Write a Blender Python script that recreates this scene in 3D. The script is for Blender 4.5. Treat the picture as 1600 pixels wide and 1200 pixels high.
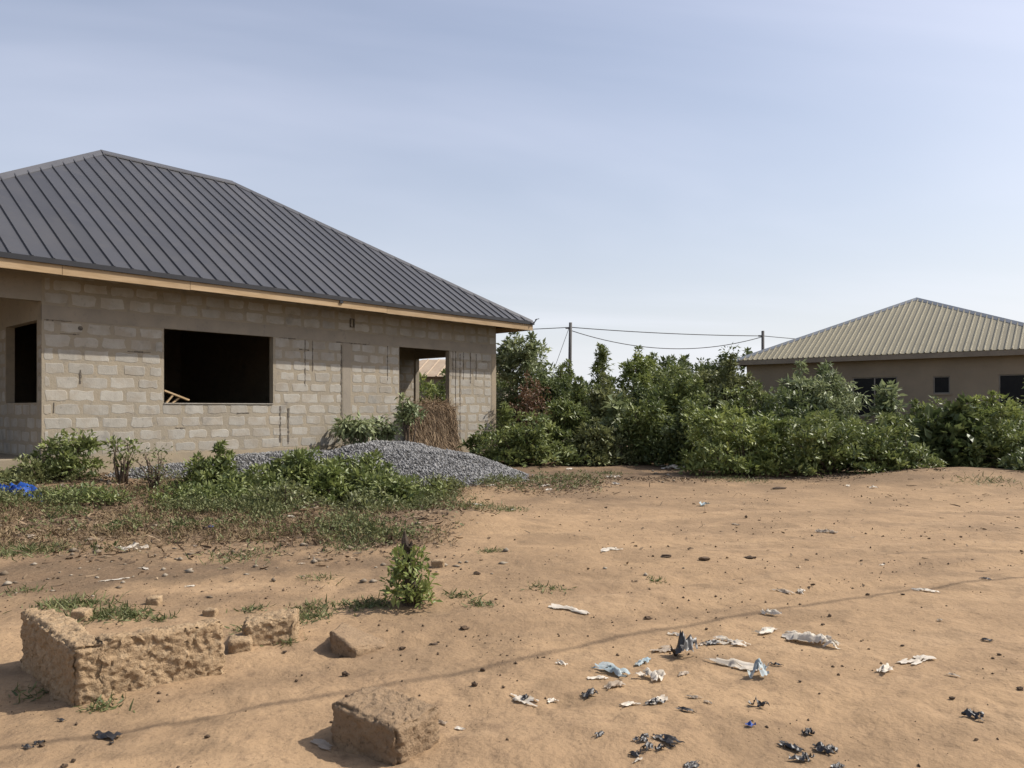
import bpy, bmesh, math, random
import numpy as np
R = math.radians
for o in list(bpy.data.objects): bpy.data.objects.remove(o, do_unlink=True)
sc = bpy.context.scene
COL = sc.collection
random.seed(7); rng = np.random.default_rng(7)

# ------------------------------------------------------------------ camera, sky, sun, exposure
F, CX, HY, EYE = 1180.0, 800.0, 638.0, 1.5        # focal length and horizon in photo pixels, eye height in metres
cam = bpy.data.cameras.new('camera'); camo = bpy.data.objects.new('camera', cam); COL.objects.link(camo)
camo.location = (0, 0, EYE); camo.rotation_euler = (R(90), 0, 0)
cam.sensor_width = 36; cam.lens = F/1600*36; cam.shift_y = (HY-600)/1600; cam.clip_end = 3000; cam.clip_start = .05
sc.camera = camo
SUN = np.array([1.213, .214, 1.30]); SUN /= np.linalg.norm(SUN)
w = bpy.data.worlds.new('World'); sc.world = w; w.use_nodes = True
nt = w.node_tree; N = nt.nodes; L = nt.links
bg = N['Background']; bg.inputs['Strength'].default_value = .124
sky = N.new('ShaderNodeTexSky'); sky.sky_type = 'NISHITA'; sky.sun_disc = False
sky.sun_elevation = math.asin(SUN[2]); sky.sun_rotation = math.atan2(SUN[0], SUN[1])
sky.altitude = 100; sky.air_density = 1.0; sky.dust_density = 4.0; sky.ozone_density = 2.5
# thin high cirrus: the same all over the sky dome
geo = N.new('ShaderNodeNewGeometry'); sep = N.new('ShaderNodeSeparateXYZ'); tc = N.new('ShaderNodeTexCoord')
L.new(tc.outputs['Generated'], sep.inputs[0])
den = N.new('ShaderNodeMath'); den.operation = 'MAXIMUM'; den.inputs[1].default_value = .0; L.new(sep.outputs['Z'], den.inputs[0])
den2 = N.new('ShaderNodeMath'); den2.operation = 'ADD'; den2.inputs[1].default_value = .12; L.new(den.outputs[0], den2.inputs[0])
dx = N.new('ShaderNodeMath'); dx.operation = 'DIVIDE'; L.new(sep.outputs['X'], dx.inputs[0]); L.new(den2.outputs[0], dx.inputs[1])
dy = N.new('ShaderNodeMath'); dy.operation = 'DIVIDE'; L.new(sep.outputs['Y'], dy.inputs[0]); L.new(den2.outputs[0], dy.inputs[1])
cmb = N.new('ShaderNodeCombineXYZ'); L.new(dx.outputs[0], cmb.inputs[0]); L.new(dy.outputs[0], cmb.inputs[1])
mp = N.new('ShaderNodeMapping'); mp.inputs['Rotation'].default_value = (0, 0, R(-12)); mp.inputs['Scale'].default_value = (.22, .6, 1)
L.new(cmb.outputs[0], mp.inputs[0])
cn = N.new('ShaderNodeTexNoise'); cn.inputs['Scale'].default_value = 1.1; cn.inputs['Detail'].default_value = 5; cn.inputs['Roughness'].default_value = .5; cn.inputs['Distortion'].default_value = .7
L.new(mp.outputs[0], cn.inputs['Vector'])
cr = N.new('ShaderNodeMapRange'); cr.interpolation_type = 'SMOOTHSTEP'; cr.inputs['From Min'].default_value = .36; cr.inputs['From Max'].default_value = .8; cr.inputs['To Min'].default_value = .06; cr.inputs['To Max'].default_value = .44
L.new(cn.outputs['Fac'], cr.inputs['Value'])
mx = N.new('ShaderNodeMixRGB'); mx.inputs['Color2'].default_value = (7.3, 7.35, 8.7, 1)
L.new(cr.outputs[0], mx.inputs['Fac']); L.new(sky.outputs[0], mx.inputs['Color1'])
# dry season haze low in the sky, alike in every direction
hz = N.new('ShaderNodeMath'); hz.operation = 'MULTIPLY'; hz.inputs[1].default_value = -5.0; L.new(den.outputs[0], hz.inputs[0])
he = N.new('ShaderNodeMath'); he.operation = 'EXPONENT'; L.new(hz.outputs[0], he.inputs[0])
hm = N.new('ShaderNodeMath'); hm.operation = 'MULTIPLY'; hm.inputs[1].default_value = .95; L.new(he.outputs[0], hm.inputs[0])
mh = N.new('ShaderNodeMixRGB'); mh.inputs['Color2'].default_value = (6.9, 7.05, 7.35, 1)
L.new(hm.outputs[0], mh.inputs['Fac']); L.new(mx.outputs[0], mh.inputs['Color1']); L.new(mh.outputs[0], bg.inputs['Color'])
sl = bpy.data.lights.new('sun', 'SUN'); sl.energy = 4.9; sl.angle = R(.5); sl.color = (1, .945, .87)
so = bpy.data.objects.new('sun', sl); COL.objects.link(so)
from mathutils import Vector, Matrix
so.rotation_euler = Vector(SUN).to_track_quat('Z', 'Y').to_euler(); so.location = (20, 5, 25)
sc.view_settings.view_transform = 'Standard'; sc.view_settings.look = 'None'; sc.view_settings.exposure = 0.24; sc.view_settings.gamma = 1

# ------------------------------------------------------------------ helpers
TAB = np.random.default_rng(11).random((256, 256))
def vn(x, y, s=0):
    x = np.asarray(x, float)+s*17.31; y = np.asarray(y, float)+s*9.77
    xi = np.floor(x).astype(int); yi = np.floor(y).astype(int); fx = x-xi; fy = y-yi
    fx = fx*fx*(3-2*fx); fy = fy*fy*(3-2*fy)
    a = TAB[xi % 256, yi % 256]; b = TAB[(xi+1) % 256, yi % 256]; c = TAB[xi % 256, (yi+1) % 256]; d = TAB[(xi+1) % 256, (yi+1) % 256]
    return (a*(1-fx)+b*fx)*(1-fy)+(c*(1-fx)+d*fx)*fy
def fbm(x, y, s=0, o=4):
    v = 0; a = .5; t = 0
    for i in range(o):
        v = v+a*vn(x, y, s+i*3); t += a; x = np.asarray(x)*2.03; y = np.asarray(y)*2.03; a *= .5
    return v/t
def bump2(x, y, cx, cy, rx, ry, rot=0):
    c, s = math.cos(rot), math.sin(rot); u = ((x-cx)*c+(y-cy)*s)/rx; v = (-(x-cx)*s+(y-cy)*c)/ry
    return np.exp(-(u*u+v*v))
def gz(x, y):
    x = np.asarray(x, float); y = np.asarray(y, float)
    d = np.sqrt(x*x+y*y); near = np.exp(-(d/12)**2)
    z = .10*(fbm(x*.22, y*.22, 1, 3)-.5)*np.clip((d-3)/6, 0, 1)
    u = x*.9+y*.43; v = -x*.43+y*.9                                   # the direction the wheel tracks run
    z = z+.035*(fbm(u*.35, v*1.6, 3, 3)-.5)+.046*(fbm(x*2.2, y*2.2, 5, 3)-.5)*(.4+near)
    z = z+.022*(fbm(x*9, y*9, 6, 3)-.5)*near*(.4+1.2*vn(x*.8, y*.8, 9))
    for k, c in enumerate((1.15, 1.75, 4.6, 5.35)): z = z-.034*np.exp(-((v-c-.12*np.sin(u*.5+k))/.11)**2)*np.clip(vn(u*.6, c, 4)*1.6-.3, 0, 1)
    z = z+.17*bump2(x, y, -.75, 9.9, .9, .55)+.10*bump2(x, y, -2.0, 9.6, .8, .5)
    z = z+.26*bump2(x, y, 9.6, 15.6, 2.6, 1.5)+.12*bump2(x, y, -.2, 13.8, 1.6, .9)
    z = z+.05*bump2(x, y, .4, 3.4, .8, .35, .4)-.04*bump2(x, y, -2.75, 3.95, .55, .35)
    z = z+.06*(fbm(x*1.4, y*1.4, 13, 3)-.35)*yard(x, y)
    ly = -.744*(x+.464)+.668*(y-21.89); lx = .668*(x+.464)+.744*(y-21.89)
    t = np.clip((ly+3.6)/3.3, 0, 1); z = z+.26*t*t*(3-2*t)*np.clip((-lx-3.5)/2.5, .15, 1)*np.clip((lx+19)/3, 0, 1)
    ft = vn(x*3.3, y*3.3, 15)*vn(x*4.1+5, y*4.1, 16); z = z-.035*np.clip(ft-.5, 0, 1)*2*np.exp(-(d/9)**2)
    return z
def yard(x, y):                                                        # where the weedy, littered soil of the yard lies
    n = (fbm(x*.7, y*.7, 21, 3)-.5)*2.2
    a = np.clip((y-6.7+n-.05*(x+4))/1.7, 0, 1)*np.clip((-.55-x+n*.8+.12*(y-9))/.9, 0, 1)
    b = np.clip((y-12.6+n*.7+.05*x)/1.0, 0, 1)*np.clip((1.9-x+n*.5+.25*(y-13))/1.2, 0, 1)
    c = np.clip((y-15.3+n*.5)/.9, 0, 1)
    return np.maximum(np.maximum(a, b), c)
def G(px, py):                                                         # a point of the photograph met by the ground
    k = (px-CX)/F; m = (HY-py)/F; Y = -EYE/m
    for _ in range(6): Y = (float(gz(k*Y, Y))-EYE)/m
    return (k*Y, Y, float(gz(k*Y, Y)))
def at(px, Y): return ((px-CX)/F*Y, Y)
def on(px, Y):
    x = (px-CX)/F*Y; return (x, Y, float(gz(x, Y)))

def tag(o, label=None, cat=None, group=None, kind=None):
    if label: o['label'] = label
    if cat: o['category'] = cat
    if group: o['group'] = group
    if kind: o['kind'] = kind
    return o
def link(name, me, m=None, parent=None, loc=None, rz=0, smooth=False):
    if m is not None and not me.materials: me.materials.append(m)
    o = bpy.data.objects.new(name, me); COL.objects.link(o)
    if parent: o.parent = parent
    if loc is not None: o.location = loc
    if rz: o.rotation_euler = (0, 0, rz)
    if smooth:
        for p in me.polygons: p.use_smooth = True
    return o
def empty(name, loc, rz=0):
    o = bpy.data.objects.new(name, None); COL.objects.link(o); o.location = loc; o.rotation_euler = (0, 0, rz); o.empty_display_size = .2
    return o
def mesh(name, v, f):
    me = bpy.data.meshes.new(name); me.from_pydata([tuple(map(float, p)) for p in v], [], f); me.update(); return me
def fastmesh(name, V, Fq, n, attr=None):
    """V (k,3) verts, Fq (m,n) faces of equal size n"""
    me = bpy.data.meshes.new(name); V = np.ascontiguousarray(V, np.float32); Fq = np.ascontiguousarray(Fq, np.int32)
    me.vertices.add(len(V)); me.vertices.foreach_set('co', V.ravel())
    me.loops.add(Fq.size); me.loops.foreach_set('vertex_index', Fq.ravel())
    me.polygons.add(len(Fq)); me.polygons.foreach_set('loop_start', np.arange(0, Fq.size, n, dtype=np.int32)); me.polygons.foreach_set('loop_total', np.full(len(Fq), n, np.int32))
    if attr is not None:
        for an, a in attr.items():
            at_ = me.attributes.new(an, 'FLOAT', 'POINT'); at_.data.foreach_set('value', np.ascontiguousarray(a, np.float32))
    me.update(calc_edges=True); me.validate(); return me
class MB:
    def __init__(s): s.v = []; s.f = []
    def box(s, x0, x1, y0, y1, z0, z1):
        b = len(s.v); s.v += [(x, y, z) for z in (z0, z1) for y in (y0, y1) for x in (x0, x1)]
        s.f += [tuple(b+i for i in q) for q in ((0, 2, 3, 1), (4, 5, 7, 6), (0, 1, 5, 4), (2, 6, 7, 3), (0, 4, 6, 2), (1, 3, 7, 5))]; return s
    def hexa(s, p):                                                    # eight corners, ordered as box
        b = len(s.v); s.v += [tuple(q) for q in p]
        s.f += [tuple(b+i for i in q) for q in ((0, 2, 3, 1), (4, 5, 7, 6), (0, 1, 5, 4), (2, 6, 7, 3), (0, 4, 6, 2), (1, 3, 7, 5))]; return s
    def bar(s, a, b, w, h, up=(0, 0, 1)):
        a = Vector(a); b = Vector(b); d = (b-a).normalized(); r = d.cross(Vector(up)).normalized(); u = r.cross(d)
        return s.hexa([p+r*i*w/2+u*j*h/2 for j in (-1, 1) for p in (a, b) for i in (-1, 1)])
    def tube(s, pts, rad, n=6):
        pts = [Vector(p) for p in pts]; b = len(s.v); k = len(pts)
        for i, p in enumerate(pts):
            d = (pts[min(i+1, k-1)]-pts[max(i-1, 0)]).normalized(); r = d.cross(Vector((.31, .17, 1)) if abs(d.z) < .95 else Vector((1, 0, 0))).normalized(); u = r.cross(d)
            ra = rad[i] if hasattr(rad, '__len__') else rad
            s.v += [p+(r*math.cos(2*math.pi*j/n)+u*math.sin(2*math.pi*j/n))*ra for j in range(n)]
        for i in range(k-1):
            s.f += [(b+i*n+j, b+i*n+(j+1) % n, b+(i+1)*n+(j+1) % n, b+(i+1)*n+j) for j in range(n)]
        s.f += [tuple(b+j for j in range(n))[::-1], tuple(b+(k-1)*n+j for j in range(n))]; return s
    def poly(s, pts): b = len(s.v); s.v += [tuple(p) for p in pts]; s.f.append(tuple(range(b, b+len(pts)))); return s
    def build(s, name, m, parent=None, loc=None, rz=0, smooth=False): return link(name, mesh(name, s.v, s.f), m, parent, loc, rz, smooth)

def mat(name, c1, c2=None, scale=3, lo=.35, hi=.65, extra=(), rough=.9, bumps=(), rnd=None, spec=.3, metal=0, attr=None, stretch=(1, 1, 1), transl=0, wear=None):
    """procedural surface: noise between two colours, more colours by further noises, relief by bumps"""
    m = bpy.data.materials.new(name); m.use_nodes = True; nt = m.node_tree; N = nt.nodes; L = nt.links; b = N['Principled BSDF']
    g = N.new('ShaderNodeNewGeometry'); mp = N.new('ShaderNodeMapping'); mp.inputs['Scale'].default_value = stretch; L.new(g.outputs['Position'], mp.inputs[0])
    def noise(sc_, det=5, ro=.6, dist=0):
        n = N.new('ShaderNodeTexNoise'); n.inputs['Scale'].default_value = sc_; n.inputs['Detail'].default_value = det; n.inputs['Roughness'].default_value = ro; n.inputs['Distortion'].default_value = dist
        L.new(mp.outputs[0], n.inputs['Vector']); return n.outputs['Fac']
    def rng_(v, lo, hi, a=0., b_=1.):
        r = N.new('ShaderNodeMapRange'); r.inputs['From Min'].default_value = lo; r.inputs['From Max'].default_value = hi; r.inputs['To Min'].default_value = a; r.inputs['To Max'].default_value = b_; L.new(v, r.inputs['Value']); return r.outputs[0]
    def mix(fac, A, B):
        x = N.new('ShaderNodeMixRGB')
        if isinstance(fac, float): x.inputs['Fac'].default_value = fac
        else: L.new(fac, x.inputs['Fac'])
        for i, q in (('Color1', A), ('Color2', B)):
            if isinstance(q, tuple): x.inputs[i].default_value = (*q, 1)
            else: L.new(q, x.inputs[i])
        return x.outputs[0]
    c2 = c2 or tuple(x*.75 for x in c1)
    if attr:
        a = N.new('ShaderNodeAttribute'); a.attribute_name = attr; fac = a.outputs['Fac']
    else: fac = rng_(noise(scale), lo, hi)
    c = mix(fac, c1, c2)
    for (s_, col, l_, h_, amt) in extra: c = mix(rng_(noise(s_), l_, h_, 0, amt), c, col)
    if rnd:
        oi = N.new('ShaderNodeObjectInfo'); hs = N.new('ShaderNodeHueSaturation'); L.new(c, hs.inputs['Color']); L.new(rng_(oi.outputs['Random'], 0, 1, rnd[0], rnd[1]), hs.inputs['Value']); c = hs.outputs[0]
    if wear:
        a = N.new('ShaderNodeAttribute'); a.attribute_name = wear[0]; c = mix(a.outputs['Fac'], c, wear[1])
    L.new(c, b.inputs['Base Color']); b.inputs['Roughness'].default_value = rough; b.inputs['Specular IOR Level'].default_value = spec; b.inputs['Metallic'].default_value = metal
    prev = None
    for (s_, st, di) in bumps:
        bm_ = N.new('ShaderNodeBump'); bm_.inputs['Strength'].default_value = st; bm_.inputs['Distance'].default_value = di; L.new(noise(s_, 4, .65), bm_.inputs['Height'])
        if prev: L.new(prev, bm_.inputs['Normal'])
        prev = bm_.outputs[0]
    if prev: L.new(prev, b.inputs['Normal'])
    if transl:
        t = N.new('ShaderNodeBsdfTranslucent'); L.new(c, t.inputs['Color']); ms = N.new('ShaderNodeMixShader'); ms.inputs[0].default_value = transl
        L.new(b.outputs[0], ms.inputs[1]); L.new(t.outputs[0], ms.inputs[2]); L.new(ms.outputs[0], N['Material Output'].inputs['Surface'])
    return m

M = {}
M['mortar'] = mat('mortar', (.29, .245, .178), (.24, .208, .158), 1.3, .3, .7, [(7, (.17, .155, .132), .54, .74, .65), (1.7, (.145, .132, .115), .60, .72, .5), (.5, (.33, .265, .185), .5, .7, .5)], bumps=[(30, .5, .012), (6, .4, .02)])
M['block'] = mat('sandcrete_block', (.36, .335, .288), (.30, .277, .235), 5, .3, .7, [(2.6, (.29, .25, .195), .46, .62, .8), (15, (.18, .165, .145), .6, .72, .5), (.8, (.21, .195, .17), .54, .68, .5), (1.7, (.145, .138, .125), .60, .72, .55)], rnd=(.88, 1.06), bumps=[(60, .5, .006), (14, .5, .01)])
M['lintel'] = mat('lintel_concrete', (.27, .232, .18), (.215, .187, .15), 2.2, .3, .7, [(9, (.16, .145, .125), .58, .75, .6)], bumps=[(40, .4, .006), (5, .3, .015)])
M['plinth'] = mat('plinth_render', (.32, .255, .17), (.24, .2, .145), 1.7, .3, .7, [(6, (.2, .18, .15), .55, .7, .5)], bumps=[(30, .4, .008)])
M['dimming_floor'] = mat('dimming_floor', (.085, .066, .048), (.06, .047, .035), 2)
M['chase_strip'] = mat('chase_dark', (.075, .065, .053), (.13, .108, .085), 22, .4, .6)
M['roof1'] = mat('roof_charcoal', (.052, .052, .056), (.043, .043, .047), .8, .3, .7, [(3, (.075, .07, .065), .52, .8, .5), (.5, (.068, .065, .063), .45, .7, .5), (26, (.085, .078, .07), .62, .78, .35)], rough=.44, rnd=(.86, 1.12), spec=.4, bumps=[(2.2, .2, .02), (9, .12, .006)])
M['trim_black'] = mat('gutter_black', (.012, .013, .016), (.018, .018, .021), 3, rough=.45, spec=.4)
M['cap1'] = mat('ridge_cap_grey', (.075, .075, .08), (.06, .06, .065), 1, rough=.5, spec=.4)
M['wood'] = mat('fascia_wood', (.36, .255, .145), (.28, .19, .10), 3, .3, .7, [(1.2, (.42, .315, .20), .45, .7, .6), (14, (.22, .14, .07), .64, .76, .5)], rough=.75, rnd=(.88, 1.1), stretch=(1, 1, 9), bumps=[(20, .2, .003)])
M['dark_timber'] = mat('dark_timber', (.09, .07, .05), (.06, .05, .04), 4)
M['plaster2'] = mat('brown_plaster', (.225, .182, .128), (.18, .147, .105), .8, .3, .7, [(4, (.17, .145, .11), .55, .75, .5), (.35, (.31, .25, .175), .45, .7, .5)], bumps=[(25, .25, .006)])
M['roof2'] = mat('roof_olive', (.25, .222, .148), (.215, .192, .128), 1.2, .3, .7, [(5, (.18, .156, .108), .58, .78, .5)], rough=.5, rnd=(.93, 1.06), spec=.4)
M['cap2'] = mat('ridge_cap_zinc', (.20, .215, .235), (.16, .175, .19), 2, rough=.5, spec=.5)
M['fascia2'] = mat('fascia_brown', (.22, .185, .14), (.18, .15, .115), 3, rough=.8)
M['frame'] = mat('window_frame_pale', (.22, .2, .17), (.17, .155, .13), 5, rough=.6)
M['glass'] = mat('dark_pane', (.008, .008, .009), (.012, .012, .012), 4, rough=.5, spec=.15)
M['roof3'] = mat('roof_rust_tan', (.36, .28, .195), (.29, .215, .145), 2, rough=.6)
M['mud'] = mat('mud_block', (.34, .25, .155), (.25, .18, .11), 3, .3, .7, [(12, (.2, .15, .1), .55, .75, .5)], bumps=[(24, .7, .03)])
M['pole'] = mat('pole_wood', (.10, .095, .09), (.07, .065, .06), 4, stretch=(1, 1, .2))
M['wire'] = mat('wire_black', (.03, .03, .032), (.04, .04, .04), 4, rough=.6)
M['gravel'] = mat('gravel_grey', (.26, .256, .25), (.055, .054, .053), attr='v', rough=.85)
M['gravel_core'] = mat('gravel_core', (.10, .096, .09), (.065, .062, .058), 30, bumps=[(60, 1, .03)])
M['straw'] = mat('straw_brown', (.36, .262, .165), (.15, .104, .064), attr='v', rough=.9)
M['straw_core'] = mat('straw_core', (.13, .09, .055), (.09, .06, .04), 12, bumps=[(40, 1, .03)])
M['stone_tan'] = mat('crumbly_sandcrete', (.36, .252, .147), (.275, .19, .11), 6, .3, .7, [(28, (.42, .315, .2), .52, .70, .7), (48, (.15, .105, .065), .58, .72, .6)], rough=.95, bumps=[(34, .8, .014), (80, .9, .010), (190, .8, .005)])
M['stone_brown'] = mat('crumbly_earth_block', (.275, .19, .112), (.205, .14, .084), 6, .3, .7, [(28, (.28, .2, .12), .55, .72, .6), (48, (.075, .052, .032), .56, .70, .7)], rough=.95, bumps=[(34, .8, .012), (80, .9, .009), (190, .8, .005)])
M['clod'] = mat('dark_clod', (.10, .066, .04), (.055, .038, .025), 14, rough=.95, rnd=(.7, 1.3))
M['white_film'] = mat('white_plastic_film', (.62, .565, .48), (.47, .41, .325), 9, rough=.55, transl=.2)
M['clear_film'] = mat('dusty_film', (.40, .335, .26), (.32, .25, .18), 12, rough=.5, transl=.25)
M['black_film'] = mat('black_plastic_film', (.018, .017, .018), (.04, .036, .033), 20, rough=.45, spec=.5)
M['blue_film'] = mat('pale_blue_film', (.25, .33, .36), (.42, .44, .42), 14, rough=.5, transl=.15)
M['blue'] = mat('blue_plastic', (.025, .09, .36), (.015, .05, .22), 4, rough=.5, transl=.1)
M['red'] = mat('red_plastic', (.5, .12, .06), (.4, .1, .05), 5, rough=.5)
M['bark'] = mat('shrub_bark', (.13, .095, .065), (.09, .065, .045), 8)
M['bark_dark'] = mat('charred_stump', (.045, .034, .025), (.08, .06, .042), 20, bumps=[(40, .8, .02)])
def leaf(name, dark, light, t=.28, rough=.5): M[name] = mat(name, dark, light, attr='v', rough=rough, spec=.45, transl=t)
leaf('leaf_green', (0.062, 0.092, 0.027), (0.260, 0.288, 0.095))
leaf('leaf_dark', (0.042, 0.065, 0.022), (0.171, 0.200, 0.073))
leaf('leaf_pale', (0.094, 0.128, 0.057), (0.353, 0.385, 0.194))
leaf('leaf_bright', (0.089, 0.127, 0.032), (0.308, 0.339, 0.104))
leaf('leaf_brown', (.105, .055, .028), (.22, .125, .07))
leaf('leaf_olive', (0.085, 0.099, 0.035), (0.252, 0.263, 0.112))
M['weed'] = mat('weed_leaf', (.060, .082, .026), (.190, .190, .080), attr='v', rough=.6, transl=.25)
M['dry_grass'] = mat('dry_grass', (.115, .075, .038), (.24, .18, .10), attr='v', rough=.8, transl=.15)
M['dry'] = mat('dry_litter', (.075, .048, .028), (.30, .22, .14), attr='v', rough=.9)

# ------------------------------------------------------------------ ground: one sheet, fine near the camera
def ground_material():
    m = bpy.data.materials.new('sandy_ground'); m.use_nodes = True; nt = m.node_tree; N = nt.nodes; L = nt.links; b = N['Principled BSDF']
    g = N.new('ShaderNodeNewGeometry'); mp = N.new('ShaderNodeMapping'); mp.inputs['Rotation'].default_value = (0, 0, R(-26)); mp.inputs['Scale'].default_value = (.35, 1, 1); L.new(g.outputs['Position'], mp.inputs[0])
    def noise(s, d=5, r=.6, streak=False):
        n = N.new('ShaderNodeTexNoise'); n.inputs['Scale'].default_value = s; n.inputs['Detail'].default_value = d; n.inputs['Roughness'].default_value = r
        L.new(mp.outputs[0] if streak else g.outputs['Position'], n.inputs['Vector']); return n.outputs['Fac']
    def rg(v, lo, hi, a=0., c=1.):
        r = N.new('ShaderNodeMapRange'); r.inputs['From Min'].default_value = lo; r.inputs['From Max'].default_value = hi; r.inputs['To Min'].default_value = a; r.inputs['To Max'].default_value = c; L.new(v, r.inputs['Value']); return r.outputs[0]
    def mix(f, A, B):
        x = N.new('ShaderNodeMixRGB'); L.new(f, x.inputs['Fac'])
        for i, q in (('Color1', A), ('Color2', B)):
            if isinstance(q, tuple): x.inputs[i].default_value = (*q, 1)
            else: L.new(q, x.inputs[i])
        return x.outputs[0]
    c = mix(rg(noise(.45, 4), .3, .7), (0.323, 0.218, 0.123), (0.269, 0.181, 0.105))
    c = mix(rg(noise(1.6, 5, .6, True), .42, .72, 0, .75), c, (0.221, 0.148, 0.087))
    c = mix(rg(noise(2.4, 5, .6, True), .52, .75, 0, .6), c, (0.372, 0.259, 0.154))
    c = mix(rg(noise(9, 6, .7), .52, .72, 0, .7), c, (0.148, 0.098, 0.062))
    c = mix(rg(noise(38, 4, .7), .56, .70, 0, .6), c, (0.117, 0.076, 0.047))
    c = mix(rg(noise(120, 3, .7), .55, .75, 0, .4), c, (0.355, 0.253, 0.157))
    c = mix(rg(noise(.18, 3), .45, .68, 0, .6), c, (0.301, 0.202, 0.113))
    y_ = mix(rg(noise(2.2, 6, .7), .3, .7), (.150, .098, .058), (.092, .066, .043))
    y_ = mix(rg(noise(24, 5, .7), .52, .7, 0, .7), y_, (.22, .155, .10))
    y_ = mix(rg(noise(60, 4, .7), .56, .7, 0, .7), y_, (.05, .038, .027))
    a = N.new('ShaderNodeAttribute'); a.attribute_name = 'yard'; c = mix(a.outputs['Fac'], c, y_)
    L.new(c, b.inputs['Base Color']); b.inputs['Roughness'].default_value = .95; b.inputs['Specular IOR Level'].default_value = .15
    prev = None
    for s, st, di in ((3, .6, .07), (14, .45, .017), (60, .65, .007), (200, .7, .003)):
        bm_ = N.new('ShaderNodeBump'); bm_.inputs['Strength'].default_value = st; bm_.inputs['Distance'].default_value = di; L.new(noise(s, 4, .65), bm_.inputs['Height'])
        if prev: L.new(prev, bm_.inputs['Normal'])
        prev = bm_.outputs[0]
    L.new(prev, b.inputs['Normal']); return m
def build_ground():
    rr = np.concatenate([np.geomspace(.5, 2.4, 24)[:-1], np.geomspace(2.4, 40, 430), np.geomspace(42, 1500, 40)])
    an = np.concatenate([np.linspace(R(-50), R(50), 430), np.linspace(R(50), R(310), 80)[1:-1]])
    A, B = np.meshgrid(an, rr); X = np.sin(A)*B; Y = np.cos(A)*B; Z = gz(X, Y)*np.clip(1-(B-60)/60, 0, 1)
    nr, na = X.shape; V = np.stack([X.ravel(), Y.ravel(), Z.ravel()], 1)
    i, j = np.meshgrid(np.arange(nr-1), np.arange(na), indexing='ij'); j2 = (j+1) % na
    Fq = np.stack([i*na+j, (i+1)*na+j, (i+1)*na+j2, i*na+j2], -1).reshape(-1, 4)[:, ::-1]
    yd = yard(V[:, 0], V[:, 1])
    yd = np.clip(yd*(.25+1.35*fbm(V[:, 0]*2.2, V[:, 1]*2.2, 31, 4)), 0, 1)
    yd = np.maximum(yd, .75*bump2(V[:, 0], V[:, 1], 9.8, 15.8, 2.6, 1.0)*fbm(V[:, 0]*3, V[:, 1]*3, 8, 3)*1.5)
    n2 = fbm(V[:, 0]*1.5, V[:, 1]*1.5, 41, 4)
    yd = np.maximum(yd, np.clip(1.7*bump2(V[:, 0], V[:, 1], -3.2, 6.9, 2.9, 1.0)*np.clip(n2*2.6-.5, 0, 1), 0, .85))
    yd = np.maximum(yd, np.clip(.8*bump2(V[:, 0], V[:, 1], .9, 12.6, 2.6, 1.2)*np.clip(n2*2.4-.5, 0, 1), 0, .75))
    yd = np.maximum(yd, np.clip((V[:, 1]-12.2-.3*(V[:, 0] > 6)+1.6*(n2-.5))/3.2, 0, 1)*.75*np.clip(n2*2.2-.35, 0, 1)*(V[:, 1] < 40))
    u = V[:, 0]*.9+V[:, 1]*.43; v = -V[:, 0]*.43+V[:, 1]*.9
    for c, w_ in ((4.6, .16), (5.35, .14), (6.3, .3), (2.35, .12), (8.2, .35)):      # packed dirt along the wheel tracks
        yd = np.maximum(yd, .42*np.exp(-((v-c-.25*np.sin(u*.33+c))/w_)**2)*np.clip(fbm(u*.5, v*2, 44, 4)*3-1.05, 0, 1))
    yd = np.maximum(yd, np.clip(fbm(V[:, 0]*1.1, V[:, 1]*2.0, 47, 5)*5-3.0, 0, .35))
    me = fastmesh('ground', V, Fq, 4, {'yard': np.clip(yd, 0, 1)})
    me.polygons.foreach_set('use_smooth', np.ones(len(me.polygons), bool))
    o = link('ground', me, ground_material()); tag(o, 'sandy tan earth ground with wheel tracks and weedy brown yard soil', 'ground', kind='structure')
    return o
build_ground()

# ------------------------------------------------------------------ walls and roofs
def wall_mesh(u0, u1, z0, z1, th, ops, axis='x', off=0.):
    """wall slab from u0..u1, outer face at off, thickness th inward (+), with rectangular openings (a,b,za,zb)"""
    us = sorted({u0, u1, *[o[0] for o in ops], *[o[1] for o in ops]}); zs = sorted({z0, z1, *[o[2] for o in ops], *[o[3] for o in ops]})
    op = lambda u, z: any(o[0] < u < o[1] and o[2] < z < o[3] for o in ops) or not (u0 < u < u1 and z0 < z < z1)
    P = (lambda u, t, z: (u, off+t, z)) if axis == 'x' else (lambda u, t, z: (off+t, u, z))
    m = MB()
    for a, b in zip(us, us[1:]):
        for c, d in zip(zs, zs[1:]):
            um, zm = (a+b)/2, (c+d)/2
            if op(um, zm): continue
            m.poly([P(a, 0, c), P(b, 0, c), P(b, 0, d), P(a, 0, d)]); m.poly([P(b, th, c), P(a, th, c), P(a, th, d), P(b, th, d)])
            e = 1e-4
            if op(a-e, zm): m.poly([P(a, th, c), P(a, 0, c), P(a, 0, d), P(a, th, d)])
            if op(b+e, zm): m.poly([P(b, 0, c), P(b, th, c), P(b, th, d), P(b, 0, d)])
            if op(um, c-e): m.poly([P(a, 0, c), P(a, th, c), P(b, th, c), P(b, 0, c)])
            if op(um, d+e): m.poly([P(a, 0, d), P(b, 0, d), P(b, th, d), P(a, th, d)])
    return m
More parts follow.
